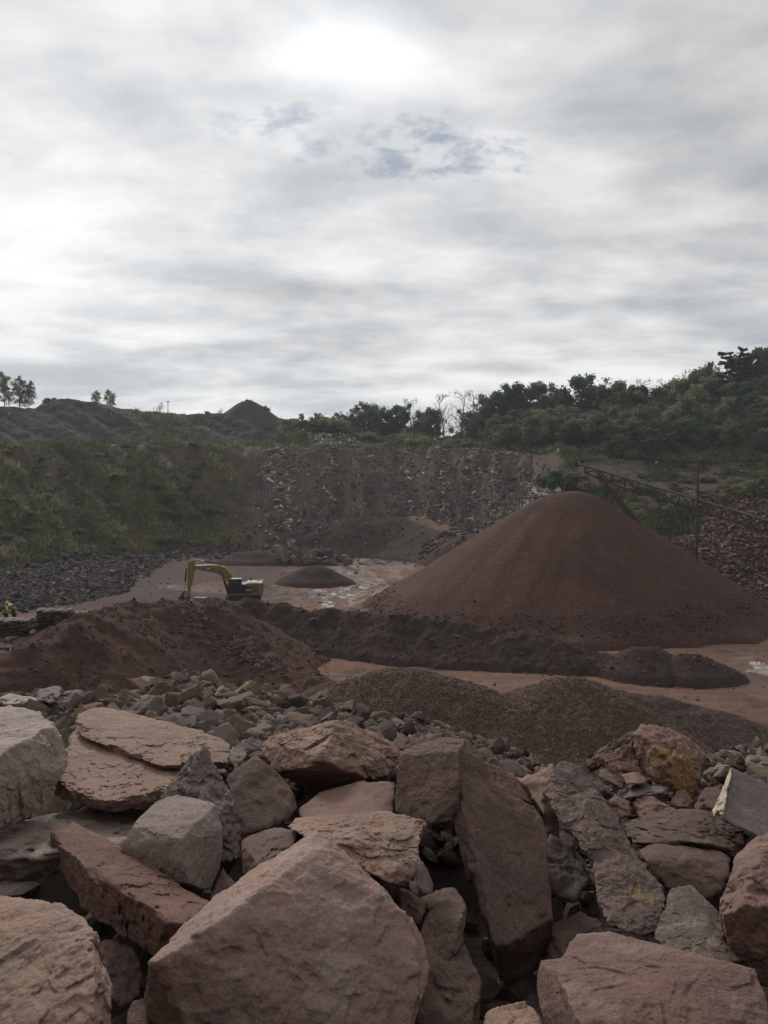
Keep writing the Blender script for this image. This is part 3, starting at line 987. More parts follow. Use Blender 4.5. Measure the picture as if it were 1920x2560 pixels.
boulder('largest boulder in front, pinkish brown, peaked with a bright ridge down its left side', 'rose', [
    [(362, 2413, 3.26), (420, 2352, 3.45), (500, 2272, 3.62), (580, 2206, 3.78), (694, 2146, 3.98), (760, 2090, 4.1), (790, 2071, 4.14), (808, 2090, 4.02), (794, 2115, 3.86), (640, 2224, 3.5), (486, 2348, 3.26),
     (405, 2390, 3.22), (880, 2150, 3.92), (949, 2205, 3.82), (999, 2260, 3.70), (1030, 2296, 3.62), (1047, 2360, 3.52), (1052, 2460, 3.40), (1030, 2570, 3.28), (800, 2570, 3.22), (579, 2560, 3.18),
     (482, 2356, 3.24), (505, 2460, 3.20), (980, 2800, 3.08), (600, 2800, 3.04)],
    [(370, 2416, 3.28), (440, 2390, 3.27), (500, 2400, 3.24), (560, 2540, 3.18), (600, 2600, 3.16), (440, 2640, 3.24), (372, 2560, 3.30), (362, 2480, 3.33), (430, 2480, 3.24)],
    [(1000, 2280, 3.72), (1033, 2296, 3.64), (1060, 2350, 3.58), (1074, 2405, 3.52), (1069, 2460, 3.46), (1052, 2500, 3.38), (1030, 2580, 3.3), (1000, 2600, 3.3), (1010, 2400, 3.48)]],
    7, terr=.010, amp=.013, thick=[.35, .3, .3], freq=2.6, cuts=1)
boulder('rough tan boulder with a chipped right end, directly behind the largest boulder', 'tan', [
    [(736, 2044, 4.6), (787, 2038, 4.6), (856, 2042, 4.55), (915, 2030, 4.6), (960, 2026, 4.6), (1020, 2034, 4.55), (1060, 2047, 4.5), (1078, 2067, 4.4), (1049, 2146, 4.15), (1026, 2172, 4.05), (1005, 2212, 3.98),
     (950, 2200, 3.95), (880, 2160, 4.0), (800, 2110, 4.1), (709, 2068, 4.45)]],
    7, terr=.03, amp=.025, fac=.6, thick=.35)
boulder('smooth brown rock low between the cube block and the largest boulder', 'brown', [
    [(603, 2102, 4.6), (640, 2080, 4.7), (686, 2066, 4.7), (752, 2078, 4.6), (720, 2130, 4.35), (650, 2180, 4.2), (604, 2170, 4.4), (620, 2200, 4.3)]], 5, terr=.03, amp=.025, thick=.3)
boulder('wedge shaped tan boulder with a sharp pale edge and a deep shaded underside', 'tan', [
    [(663, 1836, 6.5), (750, 1815, 6.45), (838, 1799, 6.35), (829, 1842, 6.0), (802, 1898, 5.65), (682, 1924, 6.0), (648, 1868, 6.35), (960, 1838, 6.6), (1012, 1868, 6.65), (1000, 1900, 6.4), (988, 1922, 6.3),
     (964, 1942, 6.15), (918, 1952, 5.95), (860, 1925, 5.8), (756, 1965, 6.35), (840, 1975, 6.4)]], 7, terr=.022, amp=.022, thick=.25)
boulder('smooth dull brown boulder under the wedge shaped boulder', 'pink', [
    [(748, 2020, 5.4), (780, 1992, 5.6), (814, 1974, 5.7), (870, 1960, 5.75), (918, 1951, 5.8), (956, 1949, 5.8), (993, 1959, 5.7), (987, 2032, 5.25), (945, 2060, 5.0), (856, 2070, 4.95), (756, 2065, 5.1)]],
    5, terr=.02, amp=.018, thick=.35)
boulder('dark brown upright slab left of the smooth dull boulder', 'brown', [
    [(560, 1944, 5.5), (600, 1912, 5.6), (641, 1884, 5.7), (664, 1900, 5.65), (690, 1948, 5.55), (730, 1968, 5.5), (742, 2014, 5.4), (717, 2054, 5.15), (650, 2085, 5.0), (600, 2100, 4.95), (583, 1986, 5.3)]],
    5, terr=.02, amp=.02, thick=.3)
boulder('tall dark brown boulder with a blocky head and a smooth face leaning right', 'brown', [
    [(1016, 1874, 5.55), (1061, 1853, 5.65), (1099, 1842, 5.7), (1169, 1848, 5.6), (1145, 1876, 5.3), (1000, 1890, 5.45), (992, 1936, 5.35), (986, 2030, 5.2), (1049, 2046, 5.0), (1080, 2062, 4.95), (1103, 2052, 4.95),
     (1153, 2030, 5.0), (1148, 1936, 5.15)],
    [(1120, 1850, 5.72), (1169, 1848, 5.62), (1207, 1892, 5.5), (1219, 1936, 5.42), (1145, 1880, 5.35), (1134, 2066, 5.0), (1149, 1940, 5.2), (1240, 2100, 5.0)],
    [(1145, 1930, 5.22), (1219, 1938, 5.42), (1280, 1985, 5.36), (1334, 2016, 5.3), (1357, 2048, 5.22), (1371, 2130, 5.0), (1381, 2292, 4.6), (1280, 2352, 4.38), (1234, 2356, 4.34), (1176, 2150, 4.8), (1134, 2066, 5.0),
     (1256, 2470, 4.52), (1340, 2440, 4.62), (1375, 2380, 4.68)]],
    7, terr=.010, amp=.012, thick=[.5, .4, .3])
boulder('pinkish sliver of rock wedged behind the smooth face of the tall brown boulder', 'pink', [
    [(1208, 1900, 6.0), (1250, 1916, 6.0), (1292, 1945, 5.95), (1328, 1990, 5.85), (1338, 2018, 5.75), (1280, 1995, 5.75), (1219, 1945, 5.85)]], 5, terr=.03, amp=.03, thick=.3)
boulder('tan rock standing behind the top of the long leaning boulder', 'tan', [
    [(1296, 1950, 5.95), (1335, 1938, 6.0), (1386, 1918, 6.05), (1392, 1960, 5.9), (1370, 2000, 5.8), (1385, 2070, 5.6), (1396, 2120, 5.45), (1350, 2030, 5.6), (1330, 1990, 5.8)]], 5, terr=.05, amp=.04, thick=.3)
OCHRE = (.24, .165, .085)
boulder('long knobbly boulder leaning down to the right with an ochre patch near its foot', 'mauve', [
    [(1384, 1921, 5.65), (1407, 1904, 5.75), (1442, 1913, 5.75), (1473, 1948, 5.65), (1500, 1985, 5.5), (1528, 2021, 5.4), (1480, 2080, 5.1), (1402, 2056, 5.2), (1372, 2006, 5.4), (1357, 1986, 5.5)],
    [(1390, 2010, 5.35), (1460, 1980, 5.35), (1530, 2021, 5.4), (1565, 2086, 5.15), (1600, 2153, 4.95), (1540, 2200, 4.75), (1474, 2158, 4.9), (1450, 2122, 4.95), (1400, 2056, 5.2)],
    [(1474, 2150, 4.9), (1540, 2120, 4.95), (1602, 2153, 4.95), (1648, 2207, 4.75), (1664, 2247, 4.62), (1658, 2298, 4.45), (1622, 2356, 4.32), (1550, 2330, 4.35), (1508, 2302, 4.42), (1485, 2226, 4.62)]],
    7, terr=.035, amp=.024, thick=.35, stain=[(1610, 2230, 4.6, .10, OCHRE), (1530, 2080, 5.0, .06, (.2, .15, .09))])
boulder('dark grey rock deep in the gap between the tall boulder and the long knobbly boulder', 'purple', [
    [(1372, 2075, 5.5), (1420, 2110, 5.4), (1462, 2165, 5.2), (1480, 2205, 5.1), (1437, 2264, 4.95), (1370, 2235, 5.05), (1350, 2150, 5.3)]], 5, terr=.03, amp=.03, thick=.35)
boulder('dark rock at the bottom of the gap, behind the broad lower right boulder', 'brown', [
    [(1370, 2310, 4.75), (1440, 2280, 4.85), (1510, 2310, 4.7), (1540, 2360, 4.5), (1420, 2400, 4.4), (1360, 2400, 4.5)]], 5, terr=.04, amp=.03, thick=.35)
YEL = (.36, .205, .085)
boulder('rounded boulder with a large yellow ochre stained face, topping the right end of the pile', 'pink', [
    [(1575, 1846, 7.5), (1598, 1814, 7.65), (1670, 1819, 7.65), (1724, 1848, 7.55), (1768, 1884, 7.5), (1768, 1905, 7.4), (1752, 1926, 7.2), (1660, 1905, 7.0), (1600, 1850, 7.25), (1610, 1935, 7.1), (1655, 1960, 7.0)],
    [(1700, 1855, 7.35), (1752, 1880, 7.3), (1754, 1924, 7.2), (1748, 1972, 7.1), (1728, 1993, 7.05), (1690, 1985, 7.0), (1655, 1958, 6.98), (1660, 1905, 7.0)]],
    6, terr=.05, amp=.035, thick=[.5, .4], stain=[(1705, 1925, 7.08, .25, YEL), (1660, 1872, 7.12, .14, YEL), (1725, 1970, 7.03, .16, YEL)])
boulder('thin dark plate of rock propped on the left side of the ochre stained boulder', 'brown', [
    [(1462, 1905, 7.4), (1500, 1874, 7.55), (1565, 1832, 7.7), (1596, 1816, 7.75), (1578, 1845, 7.6), (1510, 1884, 7.45), (1496, 1922, 7.3), (1463, 1930, 7.3)]], 5, terr=.05, amp=.05, thick=.3)
boulder('dark broken rock in the shade left of the ochre stained boulder', 'red', [
    [(1500, 1886, 7.4), (1574, 1850, 7.5), (1600, 1900, 7.3), (1608, 1938, 7.15), (1550, 1936, 7.1), (1505, 1925, 7.2)]], 5, terr=.09, amp=.06, thick=.4)
_slab = boulder('flat sided purple grey slab leaning at the right edge, its left rim cream coloured', 'purple', [
    [(1829, 1919, 6.35), (1882, 1948, 6.35), (1920, 1967, 6.35), (2020, 2012, 6.3), (2020, 2130, 5.6), (1920, 2098, 5.55), (1882, 2086, 5.55), (1802, 2052, 5.6)],
    ], 6, terr=.014, amp=.012, thick=.3, cuts=3)
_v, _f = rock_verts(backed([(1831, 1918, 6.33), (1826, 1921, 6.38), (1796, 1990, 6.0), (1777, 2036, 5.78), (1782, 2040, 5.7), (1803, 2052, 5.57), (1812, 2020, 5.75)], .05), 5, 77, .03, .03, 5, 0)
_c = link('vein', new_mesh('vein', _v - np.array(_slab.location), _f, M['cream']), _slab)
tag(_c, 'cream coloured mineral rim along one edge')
boulder('small rounded pinkish rock below the ochre stained boulder', 'pink', [
    [(1580, 2028, 6.6), (1585, 1990, 6.75), (1628, 1985, 6.8), (1686, 2018, 6.6), (1690, 2050, 6.4), (1612, 2050, 6.4)]], 5, terr=.05, amp=.04, thick=.4)
boulder('long reddish slab lying across the right of the pile, under the small pinkish rock', 'brown', [
    [(1546, 2060, 6.0), (1612, 2034, 6.15), (1689, 2022, 6.2), (1774, 2027, 6.2), (1840, 2060, 6.05), (1888, 2092, 5.9), (1852, 2128, 5.65), (1743, 2108, 5.55), (1704, 2076, 5.75), (1627, 2108, 5.6), (1576, 2112, 5.65)]],
    6, terr=.03, amp=.025, thick=.35)
boulder('dark rock with a pale flat top, under the long reddish slab on the right', 'brown', [
    [(1592, 2120, 5.5), (1627, 2106, 5.6), (1700, 2116, 5.6), (1751, 2120, 5.6), (1805, 2128, 5.55), (1829, 2146, 5.45), (1824, 2174, 5.3), (1640, 2140, 5.3), (1612, 2156, 5.25), (1666, 2228, 5.1), (1778, 2250, 5.05), (1815, 2215, 5.15)]],
    5, terr=.025, amp=.022, thick=.25)
boulder('big smooth ridged boulder cut off by the right edge', 'pink', [
    [(1920, 2078, 4.75), (1874, 2106, 4.65), (1843, 2134, 4.55), (1816, 2207, 4.25), (1792, 2278, 3.95), (1870, 2232, 3.98), (1906, 2134, 4.32), (1990, 2080, 4.7), (2090, 2130, 4.5), (2090, 2330, 3.85), (1925, 2272, 3.88), (1960, 2480, 3.9),
     (1880, 2460, 3.92), (1815, 2380, 4.0), (2090, 2480, 3.9)]], 7, terr=.02, amp=.02, thick=.35)
boulder('olive streaked slab tilted down to the right, beside the big ridged boulder', 'olive', [
    [(1697, 2203, 4.5), (1726, 2210, 4.55), (1812, 2296, 4.3), (1887, 2392, 4.0), (1882, 2410, 3.92), (1836, 2410, 3.85), (1789, 2400, 3.85), (1672, 2232, 4.4), (1650, 2304, 4.2), (1632, 2360, 4.05), (1700, 2400, 3.9)]],
    7, terr=.018, amp=.02, fac=.45, thick=.2)
boulder('broad smooth grey brown boulder at the lower right corner with a chipped hollow', 'pink', [
    [(1388, 2428, 3.5), (1415, 2386, 3.62), (1434, 2348, 3.72), (1465, 2331, 3.75), (1508, 2327, 3.75), (1620, 2354, 3.65), (1690, 2374, 3.58), (1784, 2392, 3.52), (1836, 2406, 3.48), (1882, 2416, 3.45), (1906, 2458, 3.36),
     (1922, 2500, 3.28), (1930, 2570, 3.16), (1454, 2570, 3.1), (1418, 2480, 3.3), (1480, 2780, 2.92), (1930, 2780, 2.95)],
    [(1350, 2402, 3.72), (1395, 2395, 3.7), (1415, 2440, 3.5), (1460, 2570, 3.2), (1362, 2580, 3.45), (1348, 2516, 3.55), (1341, 2458, 3.65)]],
    7, terr=.016, amp=.013, thick=.3)
boulder('grey brown upright boulder between the largest boulder and the dark gap', 'brown', [
    [(1050, 2330, 3.9), (1064, 2278, 4.02), (1103, 2252, 4.1), (1169, 2261, 4.05), (1154, 2296, 3.9), (1158, 2360, 3.82), (1130, 2400, 3.72), (1050, 2420, 3.75)],
    [(1050, 2360, 3.8), (1157, 2352, 3.85), (1177, 2386, 3.8), (1200, 2432, 3.7), (1204, 2478, 3.62), (1185, 2498, 3.55), (1192, 2560, 3.45), (1180, 2700, 3.3), (1040, 2700, 3.3), (1040, 2500, 3.5)]],
    6, terr=.035, amp=.025, thick=.35)
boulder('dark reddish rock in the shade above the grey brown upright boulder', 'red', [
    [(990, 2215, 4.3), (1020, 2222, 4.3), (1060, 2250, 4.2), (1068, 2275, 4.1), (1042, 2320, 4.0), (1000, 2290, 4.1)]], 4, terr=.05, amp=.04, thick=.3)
boulder('thin dark plate of rock standing in the gap below the tall brown boulder', 'brown', [
    [(1052, 2246, 4.4), (1090, 2228, 4.5), (1140, 2218, 4.55), (1165, 2255, 4.4), (1160, 2270, 4.3), (1070, 2275, 4.25)]], 4, terr=.05, amp=.04, thick=.2)
boulder('dark grey rock far back in the hollow left of the tall brown boulder', 'purple', [
    [(1022, 2170, 4.6), (1050, 2140, 4.8), (1075, 2180, 4.7), (1085, 2240, 4.5), (1030, 2245, 4.4)]], 4, terr=.04, amp=.04, thick=.3)
boulder('small rough tan rock at the bottom edge between two large boulders', 'tan', [
    [(1205, 2552, 3.2), (1240, 2530, 3.25), (1275, 2515, 3.28), (1322, 2516, 3.25), (1347, 2540, 3.18), (1365, 2575, 3.1), (1350, 2660, 3.0), (1205, 2660, 3.0)]], 5, terr=.06, amp=.05, thick=.3)
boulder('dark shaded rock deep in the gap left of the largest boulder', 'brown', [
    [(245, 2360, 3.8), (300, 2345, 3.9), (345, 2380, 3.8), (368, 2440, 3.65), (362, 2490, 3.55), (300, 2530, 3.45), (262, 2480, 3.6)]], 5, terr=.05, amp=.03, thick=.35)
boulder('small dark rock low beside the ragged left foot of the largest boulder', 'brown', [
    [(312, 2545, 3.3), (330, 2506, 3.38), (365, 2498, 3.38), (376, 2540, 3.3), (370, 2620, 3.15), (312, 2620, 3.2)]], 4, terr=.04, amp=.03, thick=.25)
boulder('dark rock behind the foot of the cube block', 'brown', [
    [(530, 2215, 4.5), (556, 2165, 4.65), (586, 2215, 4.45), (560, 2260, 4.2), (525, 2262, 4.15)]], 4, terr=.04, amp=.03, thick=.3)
boulder('small plank shaped rock sloping down beside the ochre stained boulder', 'brown', [
    [(1495, 1926, 7.1), (1520, 1918, 7.2), (1568, 1965, 6.9), (1562, 1978, 6.8), (1530, 1960, 6.85), (1497, 1940, 6.95)]], 4, terr=.06, amp=.05, thick=.2)
boulder('pale brown flat stone just under the dark broken rock', 'tan', [
    [(1546, 1936, 7.0), (1600, 1930, 7.1), (1618, 1950, 6.95), (1605, 1962, 6.85), (1560, 1962, 6.8)]], 4, terr=.05, amp=.04, thick=.25)
boulder('dark flat slab lying below the ochre stained boulder', 'purple', [
    [(1556, 1985, 6.85), (1580, 1962, 7.0), (1670, 1964, 7.0), (1680, 1975, 6.9), (1620, 1985, 6.75), (1560, 2000, 6.65)]], 4, terr=.04, amp=.03, thick=.25)
boulder('small dark angular rock under the yellow face of the stained boulder', 'red', [
    [(1688, 1978, 6.9), (1712, 1972, 6.95), (1735, 2008, 6.75), (1720, 2024, 6.6), (1690, 2020, 6.65)]], 4, terr=.05, amp=.04, thick=.25)
boulder('squarish brown rock left of the slab with the cream coloured rim', 'brown', [
    [(1738, 2010, 6.6), (1760, 1968, 6.9), (1795, 1964, 6.95), (1808, 1985, 6.8), (1792, 2024, 6.5), (1750, 2030, 6.45)]], 4, terr=.04, amp=.03, thick=.3)
boulder('rounded dark rock beside the foot of the long knobbly boulder top', 'brown', [
    [(1520, 2005, 6.4), (1545, 1990, 6.6), (1578, 2010, 6.5), (1580, 2040, 6.3), (1540, 2050, 6.2)]], 4, terr=.05, amp=.04, thick=.3)
boulder('small dark jagged rock between the flat tan slab and the dark upright slab', 'purple', [
    [(548, 1915, 6.0), (575, 1868, 6.3), (612, 1878, 6.3), (622, 1892, 6.2), (575, 1935, 5.8)]], 4, terr=.08, amp=.05, thick=.3)
boulder('pale jagged stone at the left edge, on top of the small rock spoil', 'grey', [
    [(-10, 1752, 9.2), (20, 1736, 9.4), (88, 1742, 9.4), (92, 1756, 9.2), (40, 1764, 9.0), (0, 1766, 9.0)]], 4, terr=.07, amp=.05, thick=.4)
boulder('squarish stone with a flat face beside the pale jagged stone', 'purple', [
    [(86, 1752, 9.6), (100, 1722, 9.9), (140, 1716, 9.9), (151, 1735, 9.7), (148, 1750, 9.5), (118, 1762, 9.3)]], 4, terr=.05, amp=.04, thick=.4)
boulder('small brown rock at the right shoulder of the wedge shaped boulder', 'brown', [
    [(985, 1850, 6.9), (1005, 1832, 7.0), (1028, 1858, 6.8), (1024, 1872, 6.7), (1000, 1874, 6.7)]], 4, terr=.05, amp=.04, thick=.25)

# ------------------------------------------------------------------ stones
def stone_shape(seed, sub, flat=1.0):
    rg = np.random.default_rng(seed)
    box = np.array([[a, b, c] for a in (-1, 1) for b in (-1, 1) for c in (-1, 1)], float)
    dim = np.array([rg.uniform(.75, 1.15), rg.uniform(.45, .85), rg.uniform(.22, .62) * flat])
    p = box * dim + rg.normal(size=(8, 3)) * .26 * dim
    p = np.vstack([p, rg.normal(size=(3, 3)) * dim * .75])
    v, f = rock_verts(p * .5, sub, seed, .012 if sub > 2 else .0, .02 if sub > 2 else 0, 2.4, 2, 400, 0)
    return v - v.mean(0), f


STONES = [stone_shape(300 + k, 3) for k in range(12)]
CHIPS = [stone_shape(400 + k, 1) for k in range(10)]
CHIP2 = [stone_shape(500 + k, 2) for k in range(8)]


def mat_tone(name, c0, c1, c2, rough=.9, bump=(14, .5, .03), fine=30):
    """colour runs c0..c2 with the per-stone attribute 'tone'"""
    c0, c1, c2 = sat(c0), sat(c1), sat(c2)
    m = mat_mix(name, (c0, c0, c0), 1, fine, rough, bump)
    nt = m.node_tree
    N, L = nt.nodes, nt.links
    a = N.new('ShaderNodeAttribute')
    a.attribute_name = 'tone'
    r = N.new('ShaderNodeValToRGB')
    r.color_ramp.elements[0].color = c0 + (1,)
    r.color_ramp.elements[1].color = c2 + (1,)
    e = r.color_ramp.elements.new(.5)
    e.color = c1 + (1,)
    L.new(a.outputs['Fac'], r.inputs[0])
    b = N['Principled BSDF']
    mul = b.inputs['Base Color'].links[0].from_node
    L.new(r.outputs['Color'], mul.inputs[0])
    return m


def rand_rot(rg, n, tilt=.5):
    out = []
    for _ in range(n):
        e = Euler((rg.normal() * tilt, rg.normal() * tilt, rg.uniform(0, 6.283))).to_matrix()
        out.append(np.array(e))
    return np.array(out)


def scatter(name, pos, size, mat, label, shapes, rg, tone=None, tilt=.5, cat='rubble', group=None, kind='stuff', org=(0, 0, 0)):
    n = len(pos)
    rot = rand_rot(rg, n, tilt)
    V, Fq, T, c = [], [], [], 0
    for i in range(n):
        v, f = shapes[rg.integers(len(shapes))]
        V.append((v * size[i]) @ rot[i].T + pos[i]); Fq.append(f + c); c += len(v)
        T.append(np.full(len(v), tone[i] if tone is not None else rg.random()))
    o = link(name, new_mesh(name, np.vstack(V), np.vstack(Fq), mat, False, {'tone': np.concatenate(T)}))
    tag(o, label, cat, group, kind)
    return o


M['riprap'] = [mat_mix('spall_' + n, tuple(sat(tuple(v * .9 for v in q)) for q in c), 3, 30, .88, (20, .5, .012), mid=9) for n, c in (
    ('grey', ((.172, .140, .124), (.138, .112, .101), (.225, .188, .164))),
    ('purple', ((.130, .100, .093), (.105, .082, .077), (.170, .136, .124))),
    ('brown', ((.175, .115, .090), (.140, .092, .074), (.215, .155, .126))),
    ('tan', ((.260, .200, .145), (.215, .160, .112), (.300, .245, .190))))]
M['riprapmix'] = mat_tone('spalls', (.075, .055, .049), (.135, .102, .088), (.255, .210, .178))


def riprap():
    rg = np.random.default_rng(21)
    cand = []
    for k in range(7000):
        px = rg.uniform(-260, 2150)
        dc = np.interp(px, _bpx, _bd)
        d = rg.uniform(6.3, dc + .7)
        base = np.interp(px, [-200, 500, 800, 1100, 1300, 1600, 1900], [.155, .17, .155, .12, .095, .08, .11])
        if 1430 < px < 1800 and d < 7.9:
            base *= .6
        s = base * np.exp(np.clip(rg.normal() * .38, -.8, .75))
        cand.append((px, d, s))
    # keep roughly one stone per its own footprint
    cand.sort(key=lambda c: -c[2])
    kept, cell = [], {}
    for px, d, s in cand:
        p = np.array([(px - 960) / F * d, d])
        key = (int(p[0] // .4), int(p[1] // .4))
        ok = True
        for a in (-1, 0, 1):
            for b in (-1, 0, 1):
                for q, t in cell.get((key[0] + a, key[1] + b), ()):
                    if np.hypot(*(q - p)) < .33 * (s + t):
                        ok = False
        if ok:
            cell.setdefault(key, []).append((p, s))
            kept.append((p, s, s / d))
    kept.sort(key=lambda c: -c[2])
    big, small = kept[:290], kept[290:]
    mes = []
    for k, (v, f) in enumerate(STONES):
        for j, mm in enumerate(M['riprap']):
            mes.append((j, new_mesh('stone', v, f, mm, False)))
    words = ['grey', 'dark purple', 'brown', 'tan']
    for p, s, _ in big:
        j, me = mes[rg.integers(len(mes))]
        if rg.random() < .35 and j == 3:
            j, me = mes[0]
        z = BZ(np.array([p[0]]), np.array([p[1]]))[0]
        o = link('stone', me)
        o.location = (p[0], p[1], z + s * rg.uniform(.05, .28))
        o.scale = (s, s, s)
        o.rotation_euler = (rg.normal() * .55, rg.normal() * .55, rg.uniform(0, 6.283))
        tag(o, 'angular %s stone lying loose in the spread of small stones behind the boulders' % words[j], 'stone', '%s small stones' % words[j])
    ps = np.array([k[0] for k in small]); sz = np.array([k[1] for k in small])
    # many more small chips fill the gaps
    n = 9000
    px = rg.uniform(-300, 2200, n)
    d = rg.uniform(6.0, np.interp(px, _bpx, _bd) + 1.0)
    s2 = np.interp(px, [-200, 500, 800, 1100, 1300, 1600, 1900], [.12, .12, .11, .095, .08, .07, .085]) * np.exp(rg.normal(size=n) * .35)
    ps = np.vstack([ps, np.stack([(px - 960) / F * d, d], 1)])
    sz = np.concatenate([sz, s2])
    z = BZ(ps[:, 0], ps[:, 1]) + sz * rg.uniform(.0, .25, len(sz))
    scatter('stones', xy3(ps[:, 0], ps[:, 1], z), sz, M['riprapmix'], 'mass of small angular stones filling the spread behind the boulders', CHIP2, rg, tilt=.55)
    # rubble in the dark gaps between the boulders
    n = 1500
    x, y = rg.uniform(-9, 9, n), rg.uniform(1.9, 6.9, n)
    k = (np.abs(x) / y > .50) | (y > 2.7)
    x, y = x[k], y[k]
    n = len(x)
    s = rg.uniform(.08, .36, n)
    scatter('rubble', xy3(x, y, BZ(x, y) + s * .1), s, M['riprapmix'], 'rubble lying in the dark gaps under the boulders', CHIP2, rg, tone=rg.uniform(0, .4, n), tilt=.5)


riprap()

M['palechips'] = mat_tone('pale_debris', (.12, .095, .088), (.27, .24, .22), (.68, .65, .60), fine=3)
M['redchips'] = mat_tone('red_debris', (.070, .048, .042), (.115, .080, .071), (.24, .19, .17), fine=3)
M['redrock'] = mat_tone('red_rock', (.070, .042, .036), (.120, .075, .064), (.26, .185, .16), fine=3)
M['darkchips'] = mat_tone('dark_debris', (.058, .047, .044), (.092, .078, .074), (.30, .28, .265), fine=3)


def far_rubble():
    rg = np.random.default_rng(31)

    def onland(px, d):
        x = (px - 960) / F * d
        return xy3(x, d, SZ(x, d))

    def sample(n, px0, px1, t0, t1, k0, k1):
        px = rg.uniform(px0, px1, n)
        d0, d1 = np.interp(px, _tpx, _td[:, k0]), np.interp(px, _tpx, _td[:, k1])
        return px, d0 + (d1 - d0) * rg.uniform(t0, t1, n)

    # pale debris over the far wall, gathered in runs
    px, d = sample(9000, 600, 1380, -.12, 1.02, 1, 2)
    low = np.clip(1.25 - (d - np.interp(px, _tpx, _td[:, 1])) / 40, .25, 1)
    x_ = (px - 960) / F * d
    fr = (rg.random(9000) < low * .8 * ss(px, 560, 720)) & (SZ(x_, d) < TZ(x_, d) + .25)
    pos = onland(px, d)[fr]; s = (rg.uniform(.25, .8, 9000) * np.exp(rg.normal(size=9000) * .4) * .75)[fr]
    scatter('debris', pos, s, M['redchips'], 'reddish broken stone over the whole far quarry wall', CHIPS, rg, np.clip(rg.normal(.25, .25, len(s)), 0, 1))
    px, d = sample(17000, 570, 1340, -.12, 1.02, 1, 2)
    run = fbm(xy3(px / 30, d / 70, 3.3), 4, .6)
    runs = np.maximum.reduce([1 - ss(np.abs(px - (a + (205 - d) * b)), 4, w) for a, b, w in ((685, -.2, 26), (690, .9, 40), (830, -.6, 40), (1020, .2, 26), (1110, .1, 22), (1190, .3, 36), (1260, -.4, 22))])
    w = np.clip(run * 1.0 + .16 + .6 * runs, 0.04, 1) * (1 - .75 * ss(px, 900, 960) * (1 - ss(px, 985, 1010)))
    edge = ss(px + 40 * noise3(xy3(d / 9, px / 60, 2.2)) + (d - 185) * 1.2, 590, 720)
    k = rg.random(len(px)) < w * .95 * edge
    s = rg.uniform(.2, .8, k.sum()) * np.exp(rg.normal(size=k.sum()) * .45) * .75
    tone = np.clip(rg.normal(.45, .30, k.sum()), 0, 1)
    x_ = (px[k] - 960) / F * d[k]
    fr = SZ(x_, d[k]) < TZ(x_, d[k]) + .25
    pos = onland(px[k], d[k])[fr]; s = s[fr]; tone = tone[fr]; pos[:, 2] += s * .12
    scatter('debris', pos, s, M['palechips'], 'pale broken stone strewn down the far quarry wall', CHIPS, rg, tone)
    # upper pale chute and odd pale blocks on the upper tier
    n = 620
    t = rg.uniform(0, 1, n)
    qx = 765 + 75 * t + rg.normal(size=n) * (8 + 20 * t)
    dd = 240 - 24 * t + rg.normal(size=n)
    k = rg.random(n) < .8
    pos = onland(qx[k], dd[k]); s = rg.uniform(.3, 1.2, k.sum()); pos[:, 2] += s * .1
    p2x, p2d = sample(190, 0, 560, .1, .98, 3, 4)
    pp = onland(p2x, p2d); s2 = rg.uniform(.2, .75, 190)
    p3x, p3d = sample(150, 840, 940, .0, .9, 3, 4)
    p3 = onland(p3x, p3d); s3 = rg.uniform(.2, .8, 150)
    scatter('debris', np.vstack([pos, pp, p3]), np.concatenate([s, s2, s3]), M['palechips'], 'pale stone chute and odd pale blocks on the upper tier', CHIPS, rg, np.clip(rg.normal(.5, .25, k.sum() + 340), 0, 1))
    # pale tongue of stones right of the wall
    n = 760
    t = rg.uniform(0, 1, n)
    qx = 1395 - 120 * t + rg.normal(size=n) * (9 + 8 * t)
    dd = np.interp(qx, _tpx, _td[:, 2]) - 4 - 34 * t + rg.normal(size=n) * 2
    pos = onland(qx, dd); s = rg.uniform(.3, 1.1, n)
    scatter('debris', pos, s, M['palechips'], 'tongue of pale stones running down beside the dark bush', CHIPS, rg, np.clip(rg.normal(.7, .25, n), 0, 1))
    # dark rubble apron at the foot of the grassed slope
    px, d = sample(15000, -250, 640, -.22, 1.06, 0, 1)
    qy = 1204 + 15 / d * F
    lim = np.interp(px, [-250, 0, 250, 300, 330, 430, 640], [1535, 1530, 1512, 1500, 1460, 1412, 1392])
    kk = (qy < lim + rg.normal(size=len(px)) * 4)
    px, d = px[kk], d[kk]
    s = rg.uniform(.2, .7, len(px)) * np.exp(rg.normal(size=len(px)) * .4) * .8
    pos = onland(px, d); pos[:, 2] += s * .12
    tone = np.clip(rg.normal(.16, .18, len(px)) + .65 * (rg.random(len(px)) < .05), 0, 1)
    scatter('rubble', pos, s, M['darkchips'], 'apron of dark broken stone along the foot of the grassed slope', CHIPS, rg, tone)
    # odd stones on the grassed slope
    px, d = sample(380, -250, 620, .0, 1.0, 1, 2)
    scatter('rubble', onland(px, d), rg.uniform(.2, .8, 380), M['palechips'], 'odd pale stones lying on the grassed slope', CHIPS, rg, np.clip(rg.normal(.4, .25, 380), 0, 1))
    # spoil heap face and pit floor edge
    px = rg.uniform(700, 1190, 1500); d = rg.uniform(146, 172, 1500)
    k = fbm(xy3(px / 40, d / 12, 8.8), 3) + .15 > rg.random(1500) * .7
    pos = onland(px[k], d[k]); s = rg.uniform(.2, .8, k.sum())
    scatter('rubble', pos, s, M['redchips'], 'loose broken stone on the wide spoil heap below the far wall', CHIPS, rg)
    # stone ledges on the slope right of the clay road
    px = rg.uniform(1050, 1330, 420); d = 152 + (px - 1050) / 280 * 6 + rg.choice([0., 2.5, 5.], 420) + rg.normal(size=420) * .5
    pos = onland(px, d); pos[:, 2] += .2
